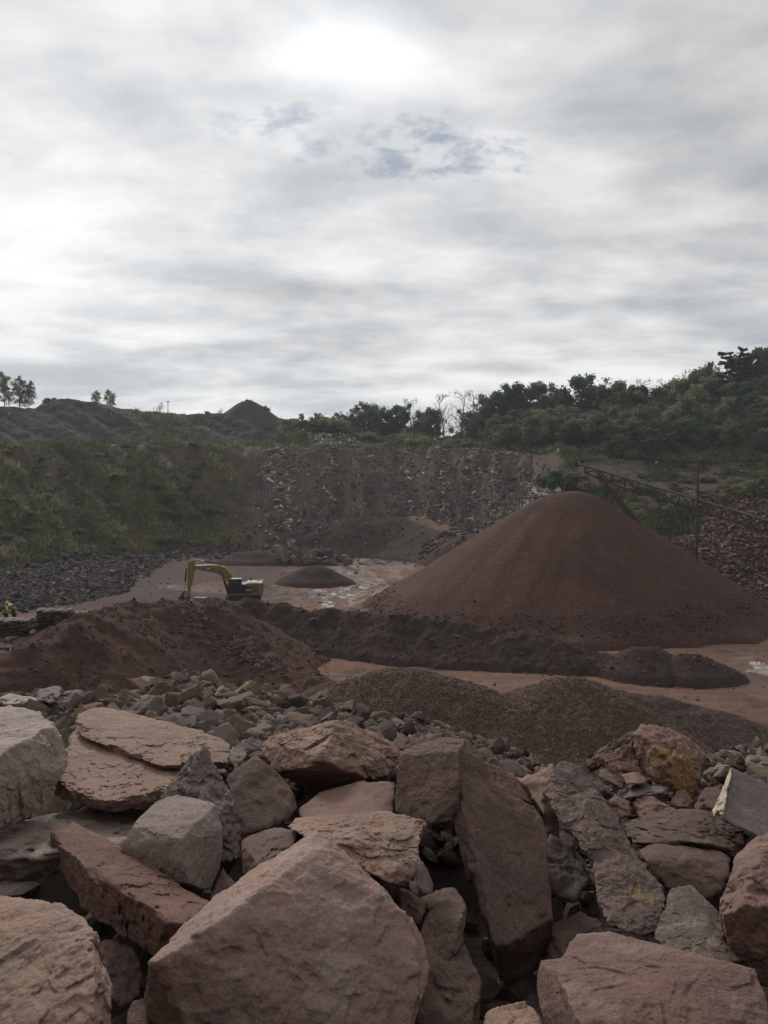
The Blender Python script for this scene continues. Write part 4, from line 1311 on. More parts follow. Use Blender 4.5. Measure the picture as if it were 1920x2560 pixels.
    scatter('rubble', pos, rg.uniform(.4, 1.3, 420), M['redchips'], 'ledge of broken stone beside the clay road', CHIPS, rg, np.clip(rg.normal(.5, .25, 420), 0, 1), tilt=.15)
    # broken rock on the heap at the right edge
    n = 15000
    px = rg.uniform(1640, 2150, n); d = rg.uniform(92, 128, n)
    x = (px - 960) / F * d
    hz = np.maximum(HEAPS[-1](x, d), HEAPS[-2](x, d))
    k = (hz > TZ(x, d) - .1)
    pos = onland(px[k], d[k]); s = rg.uniform(.15, .55, k.sum()) * np.exp(rg.normal(size=k.sum()) * .35)
    pos[:, 2] += s * .1
    scatter('rubble', pos, s, M['redrock'], 'broken red rock covering the large heap at the right edge', CHIPS, rg)
    # clods on the dirt mound and the ridge
    px = np.concatenate([rg.uniform(20, 820, 2600), np.interp(rg.random(900), [0, .5, 1], [420, 560, 690]) + rg.normal(size=900) * 22])
    d = np.concatenate([np.where(px[:2600] < 250, rg.uniform(47, 60, 2600), rg.uniform(55, 70, 2600)), np.interp(px[2600:], [400, 470, 560, 690], [68.5, 66.5, 64, 60.5]) + rg.normal(size=900) * .9])
    x = (px - 960) / F * d
    pos = xy3(x, d, SZ(x, d)); s = rg.uniform(.05, .22, len(px)) * np.exp(rg.normal(size=len(px)) * .4)
    scatter('clods', pos, s, M['redchips'], 'clods and stones on the reddish dirt mound', CHIPS, rg, np.clip(np.concatenate([rg.normal(.25, .2, 2600), rg.normal(.65, .25, 900)]), 0, 1))
    # stones rolled down the long ridge and lying at the foot of the heaps
    pts = HEAPS[1], HEAPS[2], HEAPS[3]
    x = rg.uniform(-24, 32, 16000); d = rg.uniform(57, 84, 16000)
    hz = np.maximum.reduce([h(x, d) for h in pts]); sz_ = SZ(x, d)
    k = (hz > sz_ - .25) & (hz > -.5) & (rg.random(16000) < np.where(hz < .5, .5, .8))
    pos = xy3(x[k], d[k], sz_[k]); s = rg.uniform(.06, .20, k.sum()) * np.exp(rg.normal(size=k.sum()) * .45)
    scatter('clods', pos, s, M['redchips'], 'clods and stones on the long dark ridge', CHIPS, rg, np.clip(rg.normal(.12, .16, k.sum()), 0, 1))
    # stones gathered round the foot of the big cone
    an = rg.uniform(0, 6.283, 3000)
    rr_ = 21.3 + rg.normal(size=3000) * .9
    x = 20.6 + rr_ * np.cos(an); d = 97.2 + rr_ * np.sin(an)
    pos = xy3(x, d, SZ(x, d)); s = rg.uniform(.08, .30, 3000) * np.exp(rg.normal(size=3000) * .3)
    scatter('clods', pos, s, M['redchips'], 'coarser stones rolled to the foot of the huge cone', CHIPS, rg, np.clip(rg.normal(.2, .2, 3000), 0, 1))
    # loose stones over the pit floor
    x = rg.uniform(-45, 55, 5000); d = rg.uniform(52, 150, 5000)
    zt = TZ(x, d); k = (SZ(x, d) < zt + .05) & (zt < 1.2)
    s = rg.uniform(.06, .22, k.sum()) * np.exp(rg.normal(size=k.sum()) * .5)
    scatter('rubble', xy3(x[k], d[k], zt[k]), s, M['redchips'], 'loose stones scattered over the pit floor', CHIPS, rg)
    # chips on the brown gravel piles
    px = rg.uniform(820, 1800, 16000); d = rg.uniform(41, 50, 16000)
    x = (px - 960) / F * d
    hz = np.maximum(HEAPS[5](x, d), HEAPS[6](x, d))
    hs = SZ(x, d)
    k = (hz > hs - .02) & (hz > .2)
    pos = xy3(x[k], d[k], hs[k]); s = rg.uniform(.05, .13, k.sum())
    scatter('gravel', pos, s, M['gravelchips'], 'coarse gravel stones covering the two brown gravel piles', [CHIP0[0], CHIP0[1], CHIP0[2]], rg)
    # flat stone slabs strewn on the floor left of the dirt mound
    sl = [stone_shape(700 + q, 2, .35) for q in range(5)]
    ms = [new_mesh('flat_stone', v, f, M['flag'], False) for v, f in sl]
    for q in range(190):
        px, dd = rg.uniform(-60, 160), rg.uniform(46, 58)
        x = (px - 960) / F * dd
        if SZ(np.array([x]), np.array([dd]))[0] > TZ(np.array([x]), np.array([dd]))[0] + .25:
            continue
        o = link('flat_stone', ms[q % 5])
        s = rg.uniform(.3, .9)
        o.scale = (s, s, s)
        o.location = (x, dd, SZ(np.array([x]), np.array([dd]))[0] + .06 * s)
        o.rotation_euler = (rg.normal() * .12, rg.normal() * .12, rg.uniform(0, 6.28))
        tag(o, 'flat pinkish stone slab strewn on the floor below the stacked stone walls', 'flat stone', 'flat stones strewn left of the dirt mound')
    # blasted rocks piled beyond the pit floor
    mb = [new_mesh('rock', v, f, M['blast'], False) for v, f in STONES]
    for q in range(120):
        px = 770 + rg.normal() * 55
        if not 690 < px < 900:
            continue
        dd = rg.uniform(147, 157)
        h = max(0, 1 - abs(px - 775) / 110) * 2.2 * (1 - abs(dd - 152.5) / 7)
        x = (px - 960) / F * dd
        s = rg.uniform(.7, 2.1)
        o = link('rock', mb[rg.integers(12)])
        o.scale = (s, s, s)
        o.location = (x, dd, SZ(np.array([x]), np.array([dd]))[0] + max(0, h) * rg.uniform(.4, 1) + .1 * s)
        o.rotation_euler = tuple(rg.uniform(0, 6.28, 3))
        tag(o, 'angular reddish rock in the pile of blasted rocks beyond the pit floor', 'rock', 'blasted rocks piled beyond the pit floor')


M['gravelchips'] = mat_tone('gravel_stones', (.070, .047, .037), (.142, .099, .076), (.26, .19, .148), fine=10)
M['flag'] = mat_mix('flagstone', ((.26, .19, .165), (.21, .15, .13), (.30, .24, .21)), 1, 8, .9, (6, .5, .03))
M['blast'] = mat_mix('blasted_rock', ((.165, .115, .105), (.130, .095, .09), (.22, .18, .17)), 1, 8, .9, (4, .5, .05))
CHIP0 = [stone_shape(450 + k, 1) for k in range(3)]
far_rubble()

# ------------------------------------------------------------------ machine, people, steelwork
def prism(bm, prof, y0, y1, bevel=0.0):
    """profile in (x, z) swept from y0 to y1"""
    a = [bm.verts.new((x, y0, z)) for x, z in prof]
    b = [bm.verts.new((x, y1, z)) for x, z in prof]
    n = len(prof)
    fs = [bm.faces.new(a), bm.faces.new(b[::-1])]
    for i in range(n):
        fs.append(bm.faces.new((a[(i + 1) % n], a[i], b[i], b[(i + 1) % n])))
    if bevel:
        ed = list({e for f in fs for e in f.edges})
        bmesh.ops.bevel(bm, geom=ed, offset=bevel, segments=2, affect='EDGES', profile=.6)


def box(bm, x0, x1, y0, y1, z0, z1, bevel=0.0):
    prism(bm, [(x0, z0), (x1, z0), (x1, z1), (x0, z1)], y0, y1, bevel)


def rod(bm, a, b, r, k=10, r2=None):
    a, b = Vector(a), Vector(b)
    d = b - a
    mt = Matrix.Translation((a + b) / 2) @ d.to_track_quat('Z', 'Y').to_matrix().to_4x4()
    bmesh.ops.create_cone(bm, cap_ends=True, segments=k, radius1=r, radius2=r if r2 is None else r2, depth=d.length, matrix=mt)


def part(name, mat, parent, fn, smooth=False, label=None):
    bm = bmesh.new()
    fn(bm)
    o = bm_obj(name, bm, M[mat], parent, smooth)
    if label:
        o['label'] = label
    return o


def text(body, size, loc, rot, mat, parent):
    c = bpy.data.curves.new('lettering', 'FONT')
    c.body = body
    c.size = size
    c.align_x = 'CENTER'
    c.align_y = 'CENTER'
    c.offset = size * .03
    c.materials.append(M[mat])
    t = bpy.data.objects.new('lettering', c)
    COL.objects.link(t)
    dg = bpy.context.evaluated_depsgraph_get()
    me = bpy.data.meshes.new_from_object(t.evaluated_get(dg))
    bpy.data.objects.remove(t)
    o = link('lettering', me, parent)
    o.location = loc
    o.rotation_euler = rot
    return o


M['yellow'] = mat_mix('machine_yellow', ((.34, .215, .065), (.29, .18, .055), (.24, .155, .06)), 1.2, 14, .5, None, fine_amt=.2, spec=.4)
M['black'] = mat_plain('machine_black', (.022, .026, .026), .45)
M['glass'] = mat_plain('cab_glass', (.030, .050, .050), .08, 0, .05, .6)
M['greymetal'] = mat_plain('grey_roof', (.34, .34, .33), .5)
M['chrome'] = mat_plain('chrome_rod', (.75, .75, .75), .25, .9, .05)
M['steel'] = mat_plain('dull_steel', (.065, .052, .046), .7, .2)
M['rust'] = mat_mix('rusty_steel', ((.105, .070, .055), (.080, .056, .047), (.13, .08, .055)), 2, 15, .75, None)
M['rail'] = mat_plain('pale_rail', (.18, .15, .125), .6, 0)
M['belt'] = mat_plain('conveyor_belt', (.05, .045, .042), .8)
M['white'] = mat_plain('white_paint', (.80, .80, .78), .4, 0, .08)
M['hatyellow'] = mat_plain('yellow_helmet', (.75, .47, .10), .4, 0, .08)
M['lime'] = mat_plain('lime_vest', (.55, .88, .12), .8, 0, .08)
M['limepale'] = mat_plain('reflective_strip', (.75, .80, .62), .5, 0, .08)
M['orange'] = mat_plain('orange_vest', (.85, .20, .05), .8, 0, .08)
M['khaki'] = mat_plain('ochre_trousers', (.34, .20, .06), .9, 0, .15)
M['darkcloth'] = mat_plain('dark_cloth', (.035, .033, .036), .9, 0, .2)
M['maroon'] = mat_plain('dark_red_cloth', (.085, .030, .030), .9, 0, .2)
M['skin'] = mat_plain('skin', (.42, .26, .19), .6, 0, .1)


def excavator():
    x, d = float((607 - 960) / F * 103), 103.0
    z = float(SZ(np.array([x]), np.array([d]))[0])
    e = empty('excavator', (x, d, z), R(7))
    tag(e, 'yellow and black crawler excavator with its arm reaching left over the pit floor', 'excavator')
    for s in (-1, 1):
        def tr(bm, s=s):
            pr = []
            for k in range(9):
                a = math.pi / 2 + math.pi * k / 8
                pr.append((-1.75 + .46 * math.cos(a), .47 + .46 * math.sin(a)))
            for k in range(9):
                a = -math.pi / 2 + math.pi * k / 8
                pr.append((1.75 + .46 * math.cos(a), .47 + .46 * math.sin(a)))
            prism(bm, pr, s * 1.25 - .3, s * 1.25 + .3)
            for k in range(24):                                     # grousers
                xx = -1.75 + 3.5 * k / 23
                box(bm, xx - .03, xx + .03, s * 1.25 - .31, s * 1.25 + .31, .925, .965)
                box(bm, xx - .03, xx + .03, s * 1.25 - .31, s * 1.25 + .31, -.03, .012)
        t = part('track', 'black', e, tr)

        def rl(bm, s=s):
            yy = s * 1.25 - .315
            for xx, r in ((-1.75, .34), (1.75, .34), (-1.1, .16), (-.55, .16), (0, .16), (.55, .16), (1.1, .16)):
                zz = .47 if r > .2 else .22
                rod(bm, (xx, yy, zz), (xx, yy + .63, zz), r, 16)
        part('track_roller', 'steel', t, rl)
    part('undercarriage', 'black', e, lambda bm: (box(bm, -1.2, 1.2, -.94, .94, .35, .72, .03), rod(bm, (0, 0, .72), (0, 0, 1.0), .75, 24)))
    part('platform', 'yellow', e, lambda bm: box(bm, -1.95, 2.2, -1.42, 1.42, 1.0, 1.2, .03))

    def hood(bm):
        box(bm, .40, 1.95, -1.40, 1.40, 1.203, 2.48, .07)
    h = part('engine_cover', 'yellow', e, hood)
    part('cover_top', 'greymetal', h, lambda bm: box(bm, .55, 1.75, -1.15, 1.15, 2.484, 2.56, .03))
    for k in range(4):
        part('louvre', 'black', h, lambda bm, k=k: box(bm, 1.05, 1.82, -1.408, -1.37, 1.38 + .26 * k, 1.50 + .26 * k, .01))
    part('exhaust', 'black', h, lambda bm: rod(bm, (.9, .6, 2.56), (.9, .6, 3.0), .07, 12))
    part('counterweight', 'yellow', e, lambda bm: prism(bm, [(1.955, 1.0), (2.35, 1.05), (2.5, 1.3), (2.5, 2.25), (2.38, 2.5), (1.955, 2.5)], -1.38, 1.38, .06))
    sp = part('side_panel', 'black', e, lambda bm: box(bm, -.18, 1.02, -1.43, -1.405, 1.21, 2.1, .01))
    text('CAT', .34, (.68, -1.436, 1.62), (R(90), 0, 0), 'white', sp)
    part('tool_box', 'black', e, lambda bm: box(bm, -.17, .38, -1.40, 1.35, 1.205, 2.35, .03))

    cab = part('cab', 'black', e, lambda bm: prism(bm, [(-1.95, 1.205), (-.18, 1.205), (-.18, 2.98), (-1.55, 2.98), (-1.88, 2.2)], -1.40, -.42, .05))
    part('window', 'glass', cab, lambda bm: prism(bm, [(-1.72, 1.95), (-1.02, 1.95), (-1.02, 2.82), (-1.5, 2.82), (-1.74, 2.2)], -1.412, -1.395))
    part('window', 'glass', cab, lambda bm: box(bm, -.88, -.32, -1.412, -1.395, 2.05, 2.82))
    part('door', 'black', cab, lambda bm: box(bm, -1.75, -.95, -1.416, -1.395, 1.26, 1.9, .005))
    part('handrail', 'steel', cab, lambda bm: rod(bm, (-.93, -1.45, 1.6), (-.93, -1.45, 2.7), .02, 8))
    wf = part('windscreen', 'glass', cab, lambda bm: prism(bm, [(-1.905, 2.18), (-1.88, 2.16), (-1.555, 2.9), (-1.58, 2.94)], -1.32, -.5))
    part('roof', 'greymetal', cab, lambda bm: box(bm, -1.6, -.15, -1.42, -.4, 2.984, 3.06, .02))
    part('antenna', 'black', cab, lambda bm: rod(bm, (-.6, -.9, 3.06), (-.6, -.9, 3.5), .02, 6))

    up = [(-5.81, 4.64), (-4.13, 4.68), (-3.04, 4.64), (-2.18, 4.33), (-1.5, 3.55), (-1.05, 2.4), (-.85, 1.55)]
    lo = [(-1.45, 1.45), (-1.75, 2.3), (-2.03, 2.81), (-2.57, 3.35), (-3.35, 3.67), (-3.98, 3.80), (-5.81, 4.15), (-6.05, 4.4)]
    boom = part('boom', 'yellow', e, lambda bm: prism(bm, up + lo, -.2, .5, .03))
    pl = part('logo_plate', 'black', boom, lambda bm: prism(bm, [(-4.95, 4.30), (-4.70, 4.02), (-3.62, 4.02), (-3.86, 4.40)], -.226, -.19))
    text('CAT', .36, (-4.26, -.232, 4.19), (R(90), 0, 0), 'white', pl)
    st = [(-6.24, 5.34), (-5.97, 5.19), (-5.87, 4.5), (-6.05, 3.43), (-6.45, 1.72), (-6.56, 1.05), (-6.9, 1.05), (-6.82, 2.4), (-6.79, 3.35), (-6.75, 4.84), (-6.55, 5.2)]
    stick = part('stick', 'yellow', e, lambda bm: prism(bm, st, -.14, .44, .03))
    part('cylinder', 'black', e, lambda bm: rod(bm, (-2.6, .15, 4.72), (-4.75, .15, 5.16), .11, 14))
    part('cylinder_rod', 'chrome', e, lambda bm: rod(bm, (-4.75, .15, 5.16), (-6.1, .15, 5.42), .06, 12))
    part('cylinder', 'black', e, lambda bm: rod(bm, (-6.93, .15, 4.3), (-7.12, .15, 2.7), .09, 14))
    part('cylinder_rod', 'chrome', e, lambda bm: rod(bm, (-7.12, .15, 2.7), (-7.25, .15, 1.5), .05, 12))
    for yy in (-.42, .72):
        part('boom_cylinder', 'black', e, lambda bm, yy=yy: (rod(bm, (-1.95, yy, 1.35), (-2.35, yy, 2.7), .10, 14), rod(bm, (-2.35, yy, 2.7), (-2.85, yy, 3.95), .055, 12)))

    def bucket(bm):
        outer = [(-7.35, 1.5), (-6.72, 1.2), (-6.45, .75), (-6.6, .3), (-7.0, .08), (-7.6, .12), (-7.85, .45)]
        inner = [(-7.75, .52), (-7.5, .24), (-7.02, .2), (-6.7, .4), (-6.58, .75), (-6.8, 1.1), (-7.3, 1.38)]
        prism(bm, outer + inner, -.45, .75, .01)
        prism(bm, outer, -.49, -.45)
        prism(bm, outer, .75, .79)
    bk = part('bucket', 'steel', e, bucket)
    for k in range(5):
        part('tooth', 'steel', bk, lambda bm, k=k: prism(bm, [(-7.85, .45), (-7.78, .55), (-8.05, .72)], -.42 + k * .27, -.32 + k * .27))
    part('link', 'steel', e, lambda bm: (box(bm, -7.35, -6.75, -.05, .35, 1.42, 1.56, .02)))


excavator()


# ---- people
def skin(name, joints, edges, radii, mat, parent, sub=1, root=0):
    me = bpy.data.meshes.new(name)
    bm = bmesh.new()
    lay = bm.verts.layers.skin.verify()
    vs = []
    for i, j in enumerate(joints):
        v = bm.verts.new(j)
        r = radii[i]
        v[lay].radius = r if isinstance(r, (tuple, list)) else (r, r)
        v[lay].use_root = (i == root)
        vs.append(v)
    for a, b in edges:
        bm.edges.new((vs[a], vs[b]))
    bm.to_mesh(me)
    bm.free()
    t = bpy.data.objects.new(name, me)
    COL.objects.link(t)
    t.modifiers.new('skin', 'SKIN').use_smooth_shade = True
    if sub:
        t.modifiers.new('sub', 'SUBSURF').levels = sub
    dg = bpy.context.evaluated_depsgraph_get()
    me2 = bpy.data.meshes.new_from_object(t.evaluated_get(dg))
    bpy.data.objects.remove(t)
    me2.name = name
    me2.materials.clear()
    me2.materials.append(M[mat])
    me2.polygons.foreach_set('use_smooth', np.ones(len(me2.polygons), bool))
    return link(name, me2, parent)


def person(loc, rz, label, vest, strip, trousers, sleeves, hat, brim=False, bend=.25, open_front=False, arms='down'):
    """standing worker, facing local +X, leaning forward by bend (radians)"""
    e = empty('person', loc, rz)
    tag(e, label, 'person', 'workers in hard hats')
    c, s = math.cos(bend), math.sin(bend)

    def up(x, y, h):        # point on the upper body, h above the hip
        return (x * c + h * s, y, .96 + h * c - x * s)
    J = {'hip': (0, 0, .96), 'waist': up(0, 0, .14), 'chest': up(0, 0, .36), 'neck': up(.01, 0, .54), 'head': up(.05, 0, .66), 'crown': up(.05, 0, .76), 'nose': up(.15, 0, .655)}
    for k, y in (('l', .19), ('r', -.19)):
        J['sh' + k] = up(0, y, .47)
        if arms == 'down':
            J['el' + k] = up(-.03, y * 1.28, .20); J['wr' + k] = (J['el' + k][0] + .16, y * 1.2, J['el' + k][2] - .20)
        else:
            J['el' + k] = up(.06, y * 1.25, .21); J['wr' + k] = (J['el' + k][0] + .25, y * .7, J['el' + k][2] - .02)
        w = np.array(J['wr' + k]); dr = w - np.array(J['el' + k]); dr /= np.linalg.norm(dr)
        J['pa' + k] = tuple(w + dr * .07)
        sd = np.array([0, 1, 0]) * (1 if k == 'l' else -1)
        for q in range(4):
            a = w + dr * .10 + np.array([.0, 1, 0]) * (.024 * (q - 1.5))
            J['f%d%s' % (q, k)] = tuple(a + dr * (.035 + .008 * (q in (1, 2))))
            J['g%d%s' % (q, k)] = tuple(a + dr * (.065 + .012 * (q in (1, 2))) + np.array([.012, 0, -.012]))
        J['t' + k] = tuple(w + dr * .05 - sd * .045 + np.array([.01, 0, .01]))
        J['th' + k] = (.02, y * .55, .90)
        J['kn' + k] = (.05, y * .6, .50); J['an' + k] = (-.01, y * .65, .09); J['to' + k] = (.17, y * .72, .045)
    ks = list(J)
    E = [('hip', 'waist'), ('waist', 'chest'), ('chest', 'neck'), ('neck', 'head'), ('head', 'crown'), ('head', 'nose')]
    for k in 'lr':
        E += [('chest', 'sh' + k), ('sh' + k, 'el' + k), ('el' + k, 'wr' + k), ('wr' + k, 'pa' + k), ('pa' + k, 't' + k), ('hip', 'th' + k), ('th' + k, 'kn' + k), ('kn' + k, 'an' + k), ('an' + k, 'to' + k)]
        for q in range(4):
            E += [('pa' + k, 'f%d%s' % (q, k)), ('f%d%s' % (q, k), 'g%d%s' % (q, k))]
    rad = {'hip': .13, 'waist': .125, 'chest': .15, 'neck': .055, 'head': .092, 'crown': .085, 'nose': .018}
    for k in 'lr':
        rad.update({'sh' + k: .065, 'el' + k: .045, 'wr' + k: .03, 'pa' + k: .035, 't' + k: .011, 'th' + k: .085, 'kn' + k: .058, 'an' + k: .042, 'to' + k: .04})
        for q in range(4):
            rad['f%d%s' % (q, k)] = .009; rad['g%d%s' % (q, k)] = .008
    ix = {k: i for i, k in enumerate(ks)}

    def sub(names, edges, grow, nm, mat, root):
        n2 = {k: i for i, k in enumerate(names)}
        return skin(nm, [J[k] for k in names], [(n2[a], n2[b]) for a, b in edges], [rad[k] + grow for k in names], mat, e, 1, n2[root])
    sub(ks, E, 0, 'body', 'skin', 'hip')
    sub(['hip', 'thl', 'thr', 'knl', 'knr', 'anl', 'anr'], [('hip', 'thl'), ('hip', 'thr'), ('thl', 'knl'), ('thr', 'knr'), ('knl', 'anl'), ('knr', 'anr')], .022, 'trousers', trousers, 'hip')
    for k in 'lr':
        sub(['an' + k, 'to' + k], [('an' + k, 'to' + k)], .018, 'boot', 'darkcloth', 'an' + k)
    tn = ['hip', 'waist', 'chest', 'shl', 'shr', 'ell', 'elr', 'wrl', 'wrr']
    te = [('hip', 'waist'), ('waist', 'chest'), ('chest', 'shl'), ('chest', 'shr'), ('shl', 'ell'), ('shr', 'elr'), ('ell', 'wrl'), ('elr', 'wrr')]
    sub(tn, te, .016, 'shirt', sleeves, 'waist')
    vn = ['hip', 'waist', 'chest', 'shl', 'shr']
    v = sub(vn, [('hip', 'waist'), ('waist', 'chest'), ('chest', 'shl'), ('chest', 'shr')], .052, 'vest', vest, 'waist')
    for nm, w, r0 in (('reflective_strip', 'waist', .20),):
        bm = bmesh.new()
        bmesh.ops.create_cone(bm, cap_ends=False, segments=20, radius1=r0, radius2=r0, depth=.06, matrix=Matrix.Translation(J[w]) @ Matrix.Rotation(bend, 4, 'Y'))
        bmesh.ops.solidify(bm, geom=bm.faces[:], thickness=.008)
        bm_obj(nm, bm, M[strip], v)
    if open_front:
        for y in (-.09, .09):
            skin('lapel', [up(.175, y, .05), up(.185, y, .25), up(.15, y * 1.3, .44)], [(0, 1), (1, 2)], [.06, .06, .055], strip, v, 1)
    hd = np.array(J['crown'])
    hb = bmesh.new()
    bmesh.ops.create_uvsphere(hb, u_segments=20, v_segments=10, radius=.135)
    bmesh.ops.delete(hb, geom=[q for q in hb.verts if q.co.z < -.02], context='VERTS')
    for q in hb.verts:
        q.co.z *= .95
        q.co.x *= 1.12
    bmesh.ops.create_cone(hb, cap_ends=True, segments=24, radius1=.215 if brim else .15, radius2=.14, depth=.03, matrix=Matrix.Translation((0 if brim else .03, 0, -.02)))
    if not brim:
        bmesh.ops.create_cone(hb, cap_ends=True, segments=16, radius1=.11, radius2=.10, depth=.018, matrix=Matrix.Translation((.12, 0, -.025)))
    bmesh.ops.transform(hb, matrix=Matrix.Translation(hd + np.array([.01, 0, .015])) @ Matrix.Rotation(bend * .8, 4, 'Y'), verts=hb.verts)
    bm_obj('hard_hat', hb, M[hat], e, True)
    return e


def ground_at(px, d):
    x = (px - 960) / F * d
    return (x, d, float(SZ(np.array([x]), np.array([float(d)]))[0]))


person(ground_at(9, 62.3), R(-15), 'worker in a lime vest and yellow hard hat behind the stacked stones', 'lime', 'limepale', 'darkcloth', 'maroon', 'hatyellow', bend=.12, arms='fwd')
person(ground_at(31, 61.6), R(205), 'worker in an open lime vest and white wide brimmed hard hat at the left edge', 'darkcloth', 'lime', 'darkcloth', 'darkcloth', 'white', True, bend=.30, open_front=True, arms='fwd')
person(ground_at(463, 101.6), R(-60), 'worker in an orange vest and white hard hat standing at the excavator bucket', 'orange', 'white', 'khaki', 'orange', 'white', bend=.10)

# ---- stone block beside the bucket, stacked stone walls
bm = bmesh.new()
box(bm, -.8, .8, -.45, .45, 0, .8, .04)
for v_ in bm.verts:
    v_.co += Vector(np.random.default_rng(int(abs(v_.co.x * 1000 + v_.co.z * 77 + v_.co.y * 13)) % 9999).normal(size=3) * .025)
o = bm_obj('stone_block', bm, M['grey'])
o.location = ground_at(500, 101.5)
o.rotation_euler = (0, 0, R(-8))
tag(o, 'squared grey stone block on the floor right of the excavator bucket', 'stone block')

M['walling'] = mat_tone('stacked_stone', (.060, .050, .045), (.095, .076, .066), (.24, .195, .17), fine=8)


def stone_stack(px0, px1, d, h, label, seed):
    rg = np.random.default_rng(seed)
    w = (px1 - px0) / F * d
    x, y, z = ground_at((px0 + px1) / 2, d)
    V, Fq, T, c = [], [], [], 0
    flats = [stone_shape(900 + q, 2, .5) for q in range(5)]
    zz = 0
    while zz < h:
        th = rg.uniform(.13, .24)
        xx = -w / 2
        while xx < w / 2:
            ln = rg.uniform(.45, 1.0)
            for dy in (-.45, .25):
                v, f = flats[rg.integers(5)]
                e = v.max(0) - v.min(0)
                q = v / e * np.array([ln * 1.04, .8, th * 1.08]) + np.array([xx + ln / 2, dy + rg.normal() * .04, zz + th / 2])
                V.append(q); Fq.append(f + c); c += len(q)
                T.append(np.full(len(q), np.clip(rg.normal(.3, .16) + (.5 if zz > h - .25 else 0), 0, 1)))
            xx += ln
        zz += th * .97
    o = link('stone_wall', new_mesh('stone_wall', np.vstack(V), np.vstack(Fq), M['walling'], False, {'tone': np.concatenate(T)}))
    o.location = (x, y, z)
    tag(o, label, 'stone wall', 'dry stacked stone walls', 'thing')


stone_stack(-90, 62, 58.2, 1.25, 'dry stack of dark flat stones at the left edge, in front of the two workers', 3)
stone_stack(90, 162, 60, 1.45, 'short dry stack of dark flat stones between the workers and the dirt mound', 4)


# ---- conveyor over the big cone
def conveyor():
    A, B = P(1447, 1160, 97.0), P(1920, 1302, 90.5)
    B = A + (B - A) * 1.5
    ax = (B - A); L = np.linalg.norm(ax); ax /= L
    sd = np.cross(ax, [0, 0, 1]); sd /= np.linalg.norm(sd)
    org = np.array([A[0], A[1], 0])
    e = empty('conveyor', org)
    tag(e, 'rusty inclined truss conveyor rising to the top of the huge gravel cone', 'conveyor')
    Q = lambda t, s, z: A + ax * t + sd * s + np.array([0, 0, z]) - org
    n = 20
    dep = lambda t: .60 + .60 * min(1, t / 3.0)

    def chords(bm):
        for s in (-.6, .6):
            rod(bm, Q(0, s, 0), Q(L, s, 0), .115, 6)
    part('top_rail', 'rail', e, chords)

    def web(bm):
        for s in (-.6, .6):
            rod(bm, Q(.8, s, -dep(.8)), Q(4, s, -1.2), .085, 6)
            rod(bm, Q(4, s, -1.2), Q(L, s, -1.2), .095, 6)
            for k in range(n):
                t0, t1 = .8 + (L - .8) * k / n, .8 + (L - .8) * (k + 1) / n
                rod(bm, Q(t0, s, 0), Q(t0, s, -dep(t0)), .07, 5)
                a, b = (0, -dep(t1)) if k % 2 else (-dep(t0), 0)
                rod(bm, Q(t0, s, a), Q(t1, s, b), .06, 5)
        for k in range(n + 1):
            t0 = .8 + (L - .8) * k / n
            rod(bm, Q(t0, -.6, -dep(t0)), Q(t0, .6, -dep(t0)), .03, 5)
    part('truss', 'rust', e, web)

    def belt(bm):
        v = [bm.verts.new(Q(t, s, z)) for z in (.10, .06) for t, s in ((-.2, -.45), (L, -.45), (L, .45), (-.2, .45))]
        for q in ((0, 1, 2, 3), (7, 6, 5, 4), (0, 4, 5, 1), (1, 5, 6, 2), (2, 6, 7, 3), (3, 7, 4, 0)):
            bm.faces.new([v[i] for i in q])
    part('belt', 'belt', e, belt)
    part('head_pulley', 'steel', e, lambda bm: rod(bm, Q(-.2, -.62, -.15), Q(-.2, .62, -.15), .28, 16))

    def rail(bm):
        rod(bm, Q(1.2, -.75, 1.0), Q(L, -.75, 1.0), .045, 5)
        for k in range(9):
            t = 1.2 + k * 3.3
            rod(bm, Q(t, -.72, -.05), Q(t + .25, -.75, 1.02), .03, 5)
    part('handrail', 'rust', e, rail)
    part('mast', 'rust', e, lambda bm: rod(bm, Q(1.1, -.62, -.3), Q(1.1, -.62, 1.35), .06, 6))
    part('motor', 'steel', e, lambda bm: (box(bm, *[v for q in zip(Q(.1, 0, 0) - [0, .3, 0], Q(.7, 0, 0) + [0, .3, 0]) for v in q][:4], Q(.3, 0, .2)[2], Q(.3, 0, .6)[2], .03), rod(bm, Q(-.25, -.62, -.1), Q(-.25, -.62, .55), .04, 5), rod(bm, Q(-.25, -.62, .55), Q(1.0, -.62, .65), .03, 5)))

    def strut(bm, s):
        a = Q(2.3, s, -.75)
        b = P(1656, 1380, 92) - org + np.array([0, s * .5, 0])
        b = b + (b - a) * .12
        dd = np.array([.13, 0, .10])
        rod(bm, a - dd, b - dd, .10, 6)
        rod(bm, a + dd, b + dd, .10, 6)
        for k in range(13):
            t = k / 13
            rod(bm, a + (b - a) * t - dd, a + (b - a) * (t + .06) + dd, .035, 4)
    for s in (-.55, .55):
        part('strut', 'rust', e, lambda bm, s=s: strut(bm, s))
    for t in (L * .94,):
        for s in (-.6, .6):
            part('leg', 'rust', e, lambda bm, s=s, t=t: rod(bm, Q(t, s, -.9), np.array([*Q(t, s, 0)[:2], -.5]), .09, 6))


conveyor()


def pole(px, top, d, r, label, name='pole', mat='rust', extra=None):
    x, y, z = ground_at(px, d)
    h = P(px, top, d)[2] - z
    o = empty(name, (x, y, z))
    tag(o, label, name.replace('_', ' '))
    part('post', mat, o, lambda bm: rod(bm, (0, 0, -1.5), (0, 0, h), r, 8, r * .8))
    if extra:
        extra(o, h)
    return o


